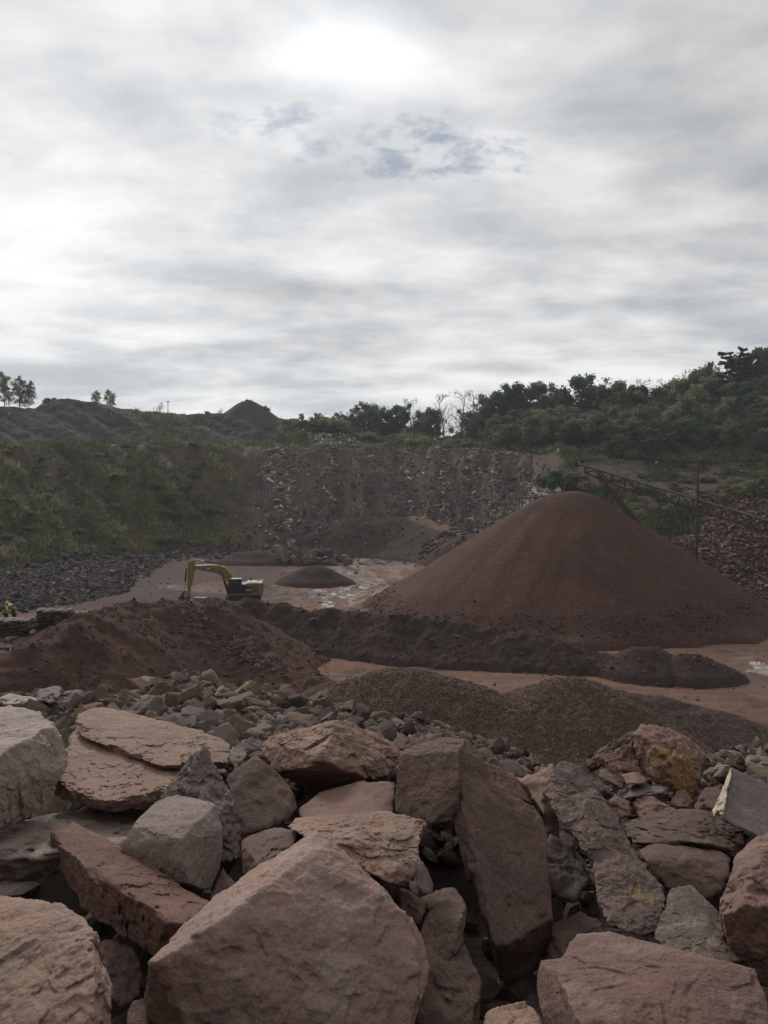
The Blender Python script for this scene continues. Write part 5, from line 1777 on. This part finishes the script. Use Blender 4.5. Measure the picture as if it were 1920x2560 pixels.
pole(1744, 1155, 90.6, .13, 'tall rusty steel post standing in the right flank of the huge gravel cone')
pole(1649, 1245, 108, .09, 'thin dark post on the weedy slope behind the conveyor')
pole(1229, 1213, 152, .09, 'thin dark pole beside the pale stone tongue left of the cone', extra=lambda o, h: part('crossarm', 'rust', o, lambda bm: box(bm, -.35, .3, -.05, .05, h - .5, h - .38)))
pole(422, 1002, 239, .11, 'thin pale pole with a short crosspiece on the left skyline', mat='rail', extra=lambda o, h: part('crossarm', 'rail', o, lambda bm: box(bm, -.55, .55, -.06, .06, h - .35, h - .18)))
pole(632, 998, 234, .05, 'tiny thin stake on the tip of the pointed spoil cone', name='stake')


def small_conveyor():
    a, b = P(1298, 1245, 149), P(1366, 1241, 147)
    org = np.array([*((a + b) / 2)[:2], 0])
    e = empty('conveyor', org)
    tag(e, 'small level conveyor arm on two legs left of the tip of the huge cone', 'conveyor')
    part('beam', 'rust', e, lambda bm: (rod(bm, a - org, b - org, .14, 6), rod(bm, a - org + [0, 0, .35], b - org + [0, 0, .35], .05, 6)))
    for t in (.12, .55):
        q = a + (b - a) * t - org
        part('leg', 'rust', e, lambda bm, q=q: rod(bm, q, (q[0], q[1], -1.0), .07, 6))
    part('hood', 'white', e, lambda bm: rod(bm, b - org + np.array([-.5, 0, .3]), b - org + np.array([.2, 0, .3]), .22, 10))


small_conveyor()

x, y, z = ground_at(1394, 172)
o = empty('sign', (x, y, z))
tag(o, 'small blank white board on a post at the foot of the wooded hill', 'sign')
part('board', 'white', o, lambda bm: box(bm, -.26, .26, -.02, .02, P(1394, 1130, 172)[2] - z, P(1394, 1121, 172)[2] - z))
part('post', 'steel', o, lambda bm: rod(bm, (0, .04, -.5), (0, .04, P(1394, 1123, 172)[2] - z), .04, 6))
x, y, z = ground_at(1640, 175)
bm = bmesh.new()
rod(bm, (0, 0, 0), (0, 0, .75), .25, 14)
rod(bm, (0, 0, .75), (0, 0, .80), .20, 14)
o = bm_obj('drum', bm, M['white'])
o.location = (x, y, z)
tag(o, 'small white drum on the terrace below the wood', 'drum')
rg_ = np.random.default_rng(8)
for k, lab in enumerate(('pale fallen timber at the right edge below the wood, the longest', 'pale fallen timber at the right edge below the wood, lying crosswise', 'pale short timber at the right edge below the wood')):
    x, y, z = ground_at((1885, 1905, 1862)[k], (163, 161, 164)[k])
    bm = bmesh.new()
    L_ = (5.5, 3.4, 2.0)[k]
    rod(bm, (-L_ / 2, 0, 0), (L_ / 2, .3, .1), .19, 9, .15)
    rod(bm, (L_ * .1, .1, .05), (L_ * .28, .55, .45), .06, 6, .03)
    o = bm_obj('log', bm, M['flag'], None, True)
    o.location = (x, y, z + .35)
    o.rotation_euler = (0, R((4, -3, 12)[k]), R((8, 40, -20)[k]))
    tag(o, lab, 'log')

# ------------------------------------------------------------------ trees, shrubs and grass
def mat_leaf(name, c0, c1, c2):
    m = bpy.data.materials.new(name)
    m.use_nodes = True
    nt = m.node_tree
    N, L = nt.nodes, nt.links
    b = N['Principled BSDF']
    b.inputs['Roughness'].default_value = .75
    b.inputs['Specular IOR Level'].default_value = .2
    a = N.new('ShaderNodeAttribute'); a.attribute_name = 'tone'
    oi = N.new('ShaderNodeObjectInfo')
    ad = N.new('ShaderNodeMath'); ad.operation = 'MULTIPLY_ADD'
    L.new(oi.outputs['Random'], ad.inputs[0]); ad.inputs[1].default_value = .9
    L.new(a.outputs['Fac'], ad.inputs[2])
    s = N.new('ShaderNodeMath'); s.operation = 'SUBTRACT'
    L.new(ad.outputs[0], s.inputs[0]); s.inputs[1].default_value = .45
    r = N.new('ShaderNodeValToRGB')
    r.color_ramp.elements[0].color = c0 + (1,)
    r.color_ramp.elements[1].color = c2 + (1,)
    e = r.color_ramp.elements.new(.55); e.color = c1 + (1,)
    L.new(s.outputs[0], r.inputs[0])
    L.new(r.outputs['Color'], b.inputs['Base Color'])
    tr = N.new('ShaderNodeBsdfTranslucent')
    L.new(r.outputs['Color'], tr.inputs['Color'])
    mx = N.new('ShaderNodeMixShader')
    mx.inputs[0].default_value = .5
    L.new(b.outputs[0], mx.inputs[1])
    L.new(tr.outputs[0], mx.inputs[2])
    L.new(mx.outputs[0], N['Material Output'].inputs['Surface'])
    return m


M['leaf'] = mat_leaf('leaf_green', (.095, .120, .066), (.190, .215, .122), (.310, .300, .165))
M['leafd'] = mat_leaf('leaf_dark', (.068, .098, .064), (.128, .165, .106), (.200, .225, .130))
M['leafy'] = mat_leaf('leaf_turning', (.120, .104, .062), (.210, .178, .098), (.310, .245, .125))
M['needle'] = mat_leaf('pine_needle', (.022, .034, .026), (.036, .050, .038), (.055, .068, .048))
M['bark'] = mat_mix('bark', ((.12, .10, .085), (.09, .075, .065), (.16, .14, .12)), 1, 12, .9, (10, .6, .03))
M['grass'] = mat_leaf('grass', (.044, .054, .026), (.112, .122, .058), (.275, .250, .140))
M['weed'] = mat_leaf('weed', (.046, .056, .026), (.088, .100, .046), (.165, .160, .085))


def leaf_quads(cen, rad, n, size, rg, flat=.8):
    """n small leaf faces spread through a clump"""
    u = rg.normal(size=(n, 3))
    u /= np.linalg.norm(u, axis=1)[:, None]
    p = cen + u * (rad * rg.random((n, 1)) ** .45) * np.array([1, 1, flat])
    a = rg.normal(size=(n, 3)); a /= np.linalg.norm(a, axis=1)[:, None]
    b = np.cross(a, rg.normal(size=(n, 3))); b /= np.linalg.norm(b, axis=1)[:, None]
    s = size * rg.uniform(.6, 1.3, (n, 1))
    v = np.stack([p - a * s, p + b * s * .6, p + a * s, p - b * s * .6], 1).reshape(-1, 3)
    return v


def tube(path, radii, k=6):
    path = np.array(path, float)
    V, Fq = [], []
    for i, p in enumerate(path):
        t = path[min(i + 1, len(path) - 1)] - path[max(i - 1, 0)]
        t = t / (np.linalg.norm(t) + 1e-9)
        a = np.cross(t, [0.3, .9, .1]); a /= np.linalg.norm(a)
        b = np.cross(t, a)
        for j in range(k):
            w = 2 * math.pi * j / k
            V.append(p + (a * math.cos(w) + b * math.sin(w)) * radii[i])
    for i in range(len(path) - 1):
        for j in range(k):
            Fq.append([i * k + j, i * k + (j + 1) % k, (i + 1) * k + (j + 1) % k, (i + 1) * k + j])
    return np.array(V), np.array(Fq)


def branch_set(rg, h, spread, n_limb, twig=0, r0=.16):
    V, Fq, tips = [], [], []
    c = 0

    def add(path, rad, k=5):
        nonlocal c
        v, f = tube(path, rad, k)
        V.append(v); Fq.append(f + c); c += len(v)

    lean = rg.normal(size=2) * .05 * h
    trunk = [np.array([0, 0, -.5]), np.array([lean[0] * .3, lean[1] * .3, h * .35]), np.array([lean[0], lean[1], h * .75]), np.array([lean[0] * 1.4, lean[1] * 1.3, h * .97])]
    add(trunk, [r0, r0 * .75, r0 * .4, r0 * .12], 7)
    for i in range(n_limb):
        t = rg.uniform(.14, .92)
        base = np.array([np.interp(t, [0, .35, .75, .97], [q[j] for q in trunk]) for j in range(3)])
        an = i * 2.4 + rg.normal() * .4
        ln = spread * rg.uniform(.6, 1.05) * (1.15 - .65 * t)
        up = rg.uniform(.35, .9)
        d = np.array([math.cos(an), math.sin(an), up])
        mid = base + d * ln * .5 + rg.normal(size=3) * ln * .06
        end = base + d * ln * np.array([1, 1, 1.1]) + rg.normal(size=3) * ln * .08
        add([base, mid, end], [r0 * .4 * (1.1 - t * .6), r0 * .25, r0 * .06], 5)
        tips += [mid, end]
        for _ in range(twig):
            s0 = mid + (end - mid) * rg.uniform(-.6, .9)
            e0 = s0 + (d * .5 + rg.normal(size=3) * .6 + [0, 0, .35]) * ln * .38
            m0 = (s0 + e0) / 2 + rg.normal(size=3) * .05 * ln
            add([s0, m0, e0], [r0 * .11, r0 * .07, r0 * .025], 4)
            tips.append(e0)
            for _ in range(twig // 2):
                e1 = m0 + (e0 - s0) * .4 + rg.normal(size=3) * ln * .15
                add([m0, e1], [r0 * .05, r0 * .02], 3)
                tips.append(e1)
    return np.vstack(V), np.vstack(Fq), tips


TREE = {}


def make_proto(key, mat, h=10, spread=3.6, limbs=11, clumps=48, per=75, leaf=.30, seed=1, sparse=1.0, low=.06, kind='broad'):
    rg = np.random.default_rng(seed)
    if kind == 'pine':
        V, Fq, c = [], [], 0
        v, f = tube([[0, 0, -.5], [.05, 0, h * .5], [0, .05, h]], [.22, .15, .03], 7)
        V.append(v); Fq.append(f); c = len(v)
        LV, T = [], []
        z = h * .25
        while z < h * .99:
            ln = spread * (1.16 - z / h) ** .6 * rg.uniform(.6, 1.15)
            for j in range(rg.integers(4, 6)):
                an = rg.uniform(0, 6.28)
                d = np.array([math.cos(an), math.sin(an), rg.uniform(-.05, .35)])
                l2 = ln * rg.uniform(.6, 1.1)
                e = np.array([0, 0, z]) + d * l2
                v, f = tube([[0, 0, z], e], [.06, .015], 4)
                V.append(v); Fq.append(f + c); c += len(v)
                for s in np.linspace(.3, 1.0, 7):
                    q = np.array([0, 0, z]) + d * l2 * s
                    n = 26
                    LV.append(leaf_quads(q, .55 * (1.15 - .4 * s), n, .20, rg, .5)); T.append(np.full(n * 4, rg.random()))
            z += h * rg.uniform(.055, .095)
        LV = np.vstack(LV)
        T = np.concatenate(T)
    else:
        v, f, tips = branch_set(rg, h, spread, limbs, twig=2 if kind == 'broad' else 5, r0=.018 * h)
        V, Fq = [v], [f]
        LV, T = [], []
        if kind == 'broad':
            cz = h * (low + 1) / 2
            for k in range(clumps):
                if k < len(tips) * .6 and rg.random() < .85:
                    cen = tips[k] * np.array([1, 1, 1])
                else:
                    u = rg.normal(size=3); u /= np.linalg.norm(u)
                    cen = np.array([0, 0, cz]) + u * np.array([spread, spread, h * (1 - low) / 2]) * rg.uniform(.45, 1.0)
                r = spread * rg.uniform(.20, .40)
                n = int(per * sparse * rg.uniform(.6, 1.4))
                LV.append(leaf_quads(cen, r, n, leaf, rg)); T.append(np.clip(np.full(n * 4, rg.normal(.5, .22)) + np.repeat(rg.normal(size=n) * .12, 4), 0, 1))
        else:
            for e in tips:
                if rg.random() < sparse:
                    n = int(rg.integers(3, 9))
                    LV.append(leaf_quads(e, .5, n, leaf, rg)); T.append(np.full(n * 4, rg.random()))
        LV = np.vstack(LV) if LV else None
        T = np.concatenate(T) if T else None
    tm = new_mesh('trunk', np.vstack(V), np.vstack(Fq), M['bark'])
    cm = None
    if LV is not None:
        cm = new_mesh('crown', LV, np.arange(len(LV)).reshape(-1, 4), M[mat], False, {'tone': T})
    TREE[key] = (tm, cm, h)


make_proto('a', 'leaf', 10, 3.6, 12, 74, 80, .25, 1)
make_proto('b', 'leafd', 11, 3.9, 12, 84, 80, .25, 2)
make_proto('c', 'leaf', 9, 3.4, 10, 58, 70, .24, 3, .8)
make_proto('d', 'leafd', 12, 3.2, 13, 76, 80, .24, 4, 1.0, .05)
make_proto('e', 'leafy', 9, 3.3, 11, 44, 70, .25, 5, .75)
make_proto('light', 'leaf', 11, 3.2, 14, 95, 70, .19, 9, .8, .10)
make_proto('pine', 'needle', 13, 4.2, seed=23, kind='pine')
make_proto('bare', 'leafy', 11, 4.2, 15, seed=8, sparse=.10, leaf=.16, kind='bare')
make_proto('thin', 'leafy', 10, 3.2, 13, seed=12, sparse=.55, leaf=.17, kind='bare')


def make_bush(key, mat, r, n, leaf, seed):
    rg = np.random.default_rng(seed)
    LV, T = [], []
    for k in range(n):
        u = rg.normal(size=3); u /= np.linalg.norm(u); u[2] = abs(u[2])
        cen = u * r * rg.uniform(.3, .9) * np.array([1, 1, .85])
        m = 55
        LV.append(leaf_quads(cen, r * .3, m, leaf, rg)); T.append(np.clip(np.full(m * 4, rg.normal(.5, .25)), 0, 1))
    V, Fq, _ = branch_set(rg, r * 1.1, r * .7, 7, 1, .06)
    TREE[key] = (new_mesh('stem', V, Fq, M['bark']), new_mesh('foliage', np.vstack(LV), np.arange(sum(len(q) for q in LV)).reshape(-1, 4), M[mat], False, {'tone': np.concatenate(T)}), r)


make_bush('bush_g', 'leaf', 1.6, 26, .17, 41)
make_bush('bush_d', 'leafd', 1.8, 28, .18, 42)
make_bush('bush_y', 'leafy', 1.5, 22, .16, 43)


def plant(key, name, px, d, h, label, cat='tree', group=None, sink=.2, wide=1.0, top=None):
    """a tree standing on the terrain in the direction px at distance d; its height h, or from its top row"""
    x = (px - 960) / F * d
    z = float(SZ(np.array([x]), np.array([float(d)]))[0])
    if top is not None:
        h = P(px, top, d)[2] - z
    tm, cm, h0 = TREE[key]
    s = h / h0
    e = empty(name, (x, d, z - sink), random.uniform(0, 6.28))
    e.scale = (s * wide, s * wide, s)
    link(tm.name.split('.')[0], tm, e)
    if cm:
        link(cm.name.split('.')[0], cm, e)
    tag(e, label, cat, group)
    return e


def plants():
    rg = np.random.default_rng(51)
    # trees one can tell apart on the left skyline
    plant('light', 'tree', 15, 246, 0, 'tall thin crowned tree on the skyline at the left edge', top=936, wide=.9)
    plant('light', 'tree', 52, 247, 0, 'thin crowned tree on the skyline, second from the left edge', top=946, wide=.8)
    plant('light', 'tree', 76, 246, 0, 'thin crowned tree on the skyline, third from the left edge', top=955, wide=.8)
    plant('b', 'tree', 122, 244, 0, 'low dark bushy tree at the left end of the skyline heap', top=994, wide=1.7)
    plant('b', 'tree', 138, 246, 0, 'low round tree tucked against the left end of the skyline heap', top=993, wide=1.5)
    plant('light', 'tree', 243, 252, 0, 'pale small tree rising behind the skyline heap, left of a pair', top=978, wide=1.1)
    plant('light', 'tree', 279, 252, 0, 'pale small tree rising behind the skyline heap, right of a pair', top=976, wide=1.1)
    plant('thin', 'tree', 402, 250, 0, 'thin leafless little tree beside the skyline pole', top=1003, wide=1.1)
    plant('thin', 'tree', 552, 250, 0, 'tiny bare tree on the skyline left of the pointed spoil cone', top=1018, wide=1.2)
    plant('bare', 'tree', 678, 246, 0, 'bare sapling on the right shoulder of the pointed spoil cone', top=1012, wide=.7)
    for k, px in enumerate((375, 360, 460, 500, 520, 170, 330)):
        plant('bush_y', 'bush', px, 243, rg.uniform(.7, 1.3), 'scrubby little bush on the skyline of the left heap', 'bush', 'bushes on the left skyline')
    # middle of the skyline
    mid = [('c', 753, 250, 1028, 'small green tree alone at the middle of the skyline'), ('c', 800, 250, 1026, 'rounded green tree above the pale stone chute'),
           ('a', 848, 252, 1022, 'broad green tree right of the rounded one on the skyline'), ('a', 872, 254, 1026, 'spreading green tree in the middle of the skyline'),
           ('light', 893, 252, 1010, 'thin light crowned tree in the middle of the skyline'), ('b', 918, 254, 1001, 'tall dark tree in the middle of the skyline'),
           ('d', 940, 250, 1018, 'narrow dark tree next to the tall dark one on the skyline'), ('a', 965, 252, 1012, 'green tree left of the pale trunked tree on the skyline'),
           ('d', 1000, 250, 1006, 'narrow dark tree just left of the pale trunked tree'), ('bare', 1030, 238, 990, 'pale trunked half bare tree standing before the skyline wood'),
           ('d', 1052, 246, 1022, 'dark tree just right of the pale trunked tree'), ('d', 1078, 242, 1014, 'dark pointed tree between the pale trunked tree and the bare trees'),
           ('bare', 1112, 244, 978, 'first of the tall bare trees in the middle of the skyline'), ('bare', 1150, 246, 970, 'second and tallest of the bare trees in the middle of the skyline'),
           ('bare', 1184, 246, 976, 'third of the tall bare trees in the middle of the skyline'), ('thin', 1212, 246, 990, 'last and lowest of the bare trees in the middle of the skyline'),
           ('b', 1170, 232, 1020, 'dense dark tree in front of the bare trees')]
    for k, px, d, top, lab in mid:
        plant({'d': 'b'}.get(k, k), 'tree', px, d, 0, lab, top=top, wide=.95, sink=1.0 if k not in ('bare', 'thin') else .2)
    # the skyline of the wood on the right
    sky = [('b', 1215, 240, 990), ('b', 1250, 240, 978), ('d', 1285, 238, 966), ('b', 1310, 240, 968), ('d', 1345, 238, 966), ('a', 1370, 236, 985), ('light', 1390, 240, 968), ('a', 1405, 234, 985),
           ('b', 1500, 236, 975), ('a', 1525, 234, 950), ('a', 1552, 234, 952), ('b', 1585, 236, 965), ('d', 1600, 234, 972), ('a', 1640, 232, 968), ('e', 1660, 232, 968), ('c', 1690, 230, 955),
           ('b', 1705, 230, 945), ('b', 1740, 228, 930), ('b', 1760, 226, 915), ('a', 1775, 228, 920), ('b', 1865, 224, 880), ('d', 1895, 222, 878), ('b', 1930, 220, 870), ('d', 1970, 220, 860), ('b', 2020, 218, 850)]
    for k, px, d, top in sky:
        plant(k, 'tree', px, d, 0, 'green tree along the top of the wooded hill on the right', group='trees along the top of the right hill', top=top, wide=1.0)
    plant('b', 'tree', 1449, 230, 0, 'large round topped tree standing above the wood left of the low saddle', top=940, wide=.95)
    plant('pine', 'pine_tree', 1812, 222, 0, 'tall layered pine on the right hilltop, the left of two', 'pine', top=876, wide=1.0)
    plant('pine', 'pine_tree', 1852, 220, 0, 'tall layered pine on the right hilltop, the right of two', 'pine', top=867, wide=.8)
    plant('bare', 'tree', 1610, 236, 0, 'bare tree showing above the saddle of the wooded hill', top=940, wide=.8)
    plant('thin', 'tree', 1655, 238, 0, 'thin bare tree right of the saddle of the wooded hill', top=945, wide=.7)
    plant('thin', 'tree', 1708, 236, 0, 'leaf shedding tree left of the pines, nearer the saddle', top=925, wide=.9)
    plant('thin', 'tree', 1738, 236, 0, 'leaf shedding tree left of the pines, nearer the pines', top=918, wide=.9)
    # the wood covering the hillside
    n = 0
    for row, d in enumerate((182, 188, 195, 202, 209, 216, 223)):
        x0 = 1225 if d > 205 else 1300 + (205 - d) * 7
        px = x0 + rg.uniform(0, 30)
        while px < 2030:
            k = rg.choice(['a', 'b', 'c', 'd', 'e', 'thin', 'c', 'b'], p=[.2, .2, .12, .12, .13, .08, .05, .10])
            if row < 1 and rg.random() < .6:
                k = 'bush_g'
            h = rg.uniform(5.5, 9.5) * (.75 if row == 0 else 1) if not k.startswith('bush') else rg.uniform(1.4, 2.4)
            words = {'a': 'green leafy', 'b': 'dark leafy', 'c': 'light green', 'd': 'narrow dark', 'e': 'yellowing', 'thin': 'half bare', 'bush_g': 'low green'}[k]
            plant(k, 'tree' if not k.startswith('bush') else 'bush', px, d + rg.normal() * 2, h, '%s tree crowded in the wood that covers the right hillside' % words if not k.startswith('bush') else 'low green bush at the foot of the wooded hillside',
                  'tree' if not k.startswith('bush') else 'bush', '%s trees of the wooded hillside' % words, wide=rg.uniform(1.0, 1.35))
            px += rg.uniform(26, 46)
            n += 1
    # shrubs on the plateau beyond the far wall
    for k in range(46):
        px = rg.uniform(965, 1400)
        d = rg.uniform(206, 236)
        key = rg.choice(['bush_g', 'bush_d', 'bush_y'])
        plant(key, 'bush', px, d, rg.uniform(1.2, 3.0) * (1.25 if px < 1180 else .8), '%s shrub on the plateau above the pale far wall' % {'bush_g': 'green', 'bush_d': 'dark', 'bush_y': 'yellowish'}[key], 'bush', 'shrubs above the far wall', wide=1.2)
    for k in range(44):
        px = rg.uniform(740, 1260)
        key = rg.choice(['bush_g', 'bush_d', 'bush_y'])
        plant(key, 'bush', px, rg.uniform(234, 246) if px < 1010 else rg.uniform(226, 240), rg.uniform(2.2, 4.6), 'leafy thicket bush under the trees of the middle skyline', 'bush', 'thicket under the middle skyline trees', wide=1.15)
    for k in range(26):
        px = rg.uniform(600, 960)
        key = rg.choice(['bush_g', 'bush_y'])
        plant(key, 'bush', px, np.interp(px, _tpx, _td[:, 4]) + rg.uniform(0, 6), rg.uniform(.5, 1.4), 'low shrub on the rim of the middle skyline', 'bush', 'shrubs on the middle rim')
    plant('bush_d', 'bush', 1402, 150, 4.0, 'big dark round bush left of the conveyor head', 'bush', wide=1.05)
    for k in range(60):
        px = rg.uniform(1480, 1900)
        d = rg.uniform(122, 160)
        key = rg.choice(['bush_g', 'bush_d', 'bush_y'], p=[.5, .25, .25])
        plant(key, 'bush', px, d, rg.uniform(.5, 1.5), 'weedy bush on the slope behind the conveyor', 'bush', 'bushes on the slope behind the conveyor', wide=1.4)

    # undergrowth on the wooded hill, grass and weeds: nobody could count these
    def tufts(name, px, d, h, mat, label, blades=7, wid=.16, spread=.35):
        x = (px - 960) / F * d
        z = SZ(x, d)
        nn = len(px)
        base = np.repeat(xy3(x, d, z), blades, 0) + rg.normal(size=(nn * blades, 3)) * np.array([spread, spread, .03])
        hh = np.repeat(h, blades) * rg.uniform(.5, 1.2, nn * blades)
        dirn = rg.normal(size=(nn * blades, 3)) * .35 + np.array([0, 0, 1.0])
        an = rg.uniform(0, 6.28, nn * blades)
        side = np.stack([np.cos(an), np.sin(an), 0 * an], 1) * (wid * rg.uniform(.6, 1.4, nn * blades))[:, None]
        v = np.stack([base - side, base + side, base + side * .35 + dirn * hh[:, None], base - side * .35 + dirn * hh[:, None]], 1).reshape(-1, 3)
        patch = fbm(xy3(x / 7, d / 7, 2.9), 4, .6) * .55 + fbm(xy3(x / 30, d / 30, 6.9), 2) * .3 + .35 * (z < 5) + .7 * (1 - ss(segdist(*PX(xy3(x, d, z)), [(15, 1135), (90, 1195), (190, 1275), (330, 1345)]), 5, 22))
        tone = np.repeat(np.clip(np.repeat(rg.normal(.40, .16, nn) + patch, blades) + rg.normal(size=nn * blades) * .12, 0, 1), 4)
        o = link(name, new_mesh(name, v, np.arange(len(v)).reshape(-1, 4), M[mat], False, {'tone': tone}))
        tag(o, label, name, kind='stuff')

    def by_mask(n, px0, px1, d0, d1, thr=.25):
        px = rg.uniform(px0, px1, n); d = rg.uniform(d0, d1, n)
        x = (px - 960) / F * d
        m = land_masks(x, d, TZ(x, d))['grass']
        k = m > thr + rg.random(n) * .5
        return px[k], d[k]

    px, d = by_mask(26000, -300, 700, 100, 216)
    tufts('grass', px, d, rg.uniform(.25, .75, len(px)), 'grass', 'rough grass on the slope left of the pit', 6, .13, .5)
    for k in range(110):
        px = rg.uniform(-60, 560); d = rg.uniform(np.interp(px, _tpx, _td[:, 1]), np.interp(px, _tpx, _td[:, 2]))
        key = rg.choice(['bush_g', 'bush_d', 'bush_y'], p=[.45, .25, .3])
        plant(key, 'bush', px, d, rg.uniform(.5, 1.5), 'low %s bush on the grassed slope left of the pit' % {'bush_g': 'green', 'bush_d': 'dark', 'bush_y': 'straw coloured'}[key], 'bush', 'low bushes on the grassed slope', wide=1.5)
    px, d = by_mask(3000, 120, 960, 200, 240)
    tufts('grass', px, d, rg.uniform(.3, .9, len(px)), 'grass', 'rough grass along the bench edge', 6, .14, .5)
    px, d = by_mask(15000, 1370, 2100, 112, 186)
    tufts('weeds', px, d, rg.uniform(.2, .6, len(px)), 'weed', 'green weeds on the slope behind the conveyor', 6, .16, .5)
    px, d = by_mask(2500, 960, 1420, 196, 240)
    tufts('weeds', px, d, rg.uniform(.3, .9, len(px)), 'weed', 'weeds above the pale far wall', 6, .16, .5)
    # undergrowth
    n = 5200
    px = rg.uniform(1230, 2080, n); d = rg.uniform(174, 232, n)
    k = d > np.interp(px, [1230, 1400, 1640, 2080], [214, 186, 179, 172])
    px, d = px[k], d[k]
    x = (px - 960) / F * d
    z = SZ(x, d)
    LV, T = [], []
    for i in range(len(px)):
        m = 22
        r = rg.uniform(.5, 1.3)
        LV.append(leaf_quads(np.array([x[i], d[i], z[i] + r * .7]), r, m, .24, rg)); T.append(np.clip(np.full(m * 4, rg.normal(.45, .25)), 0, 1))
    o = link('undergrowth', new_mesh('undergrowth', np.vstack(LV), np.arange(sum(len(q) for q in LV)).reshape(-1, 4), M['leaf'], False, {'tone': np.concatenate(T)}))
    tag(o, 'dense undergrowth of the wooded hillside on the right', 'undergrowth', kind='stuff')


plants()

# ------------------------------------------------------------------ the air between
hm = bpy.data.materials.new('haze_air')
hm.use_nodes = True
_n, _l = hm.node_tree.nodes, hm.node_tree.links
_n.remove(_n['Principled BSDF'])
_v = _n.new('ShaderNodeVolumePrincipled')
_v.inputs['Color'].default_value = (.80, .86, .92, 1)
_v.inputs['Density'].default_value = .0003
_v.inputs['Anisotropy'].default_value = .3
_l.new(_v.outputs[0], _n['Material Output'].inputs['Volume'])
bm = bmesh.new()
prism(bm, [(-420, -4), (420, -4), (420, 72), (-420, 72)], -60, 460)
o = bm_obj('haze', bm, hm)
tag(o, 'thin grey haze hanging in the quarry', 'haze', kind='stuff')
SC.cycles.volume_bounces = 0
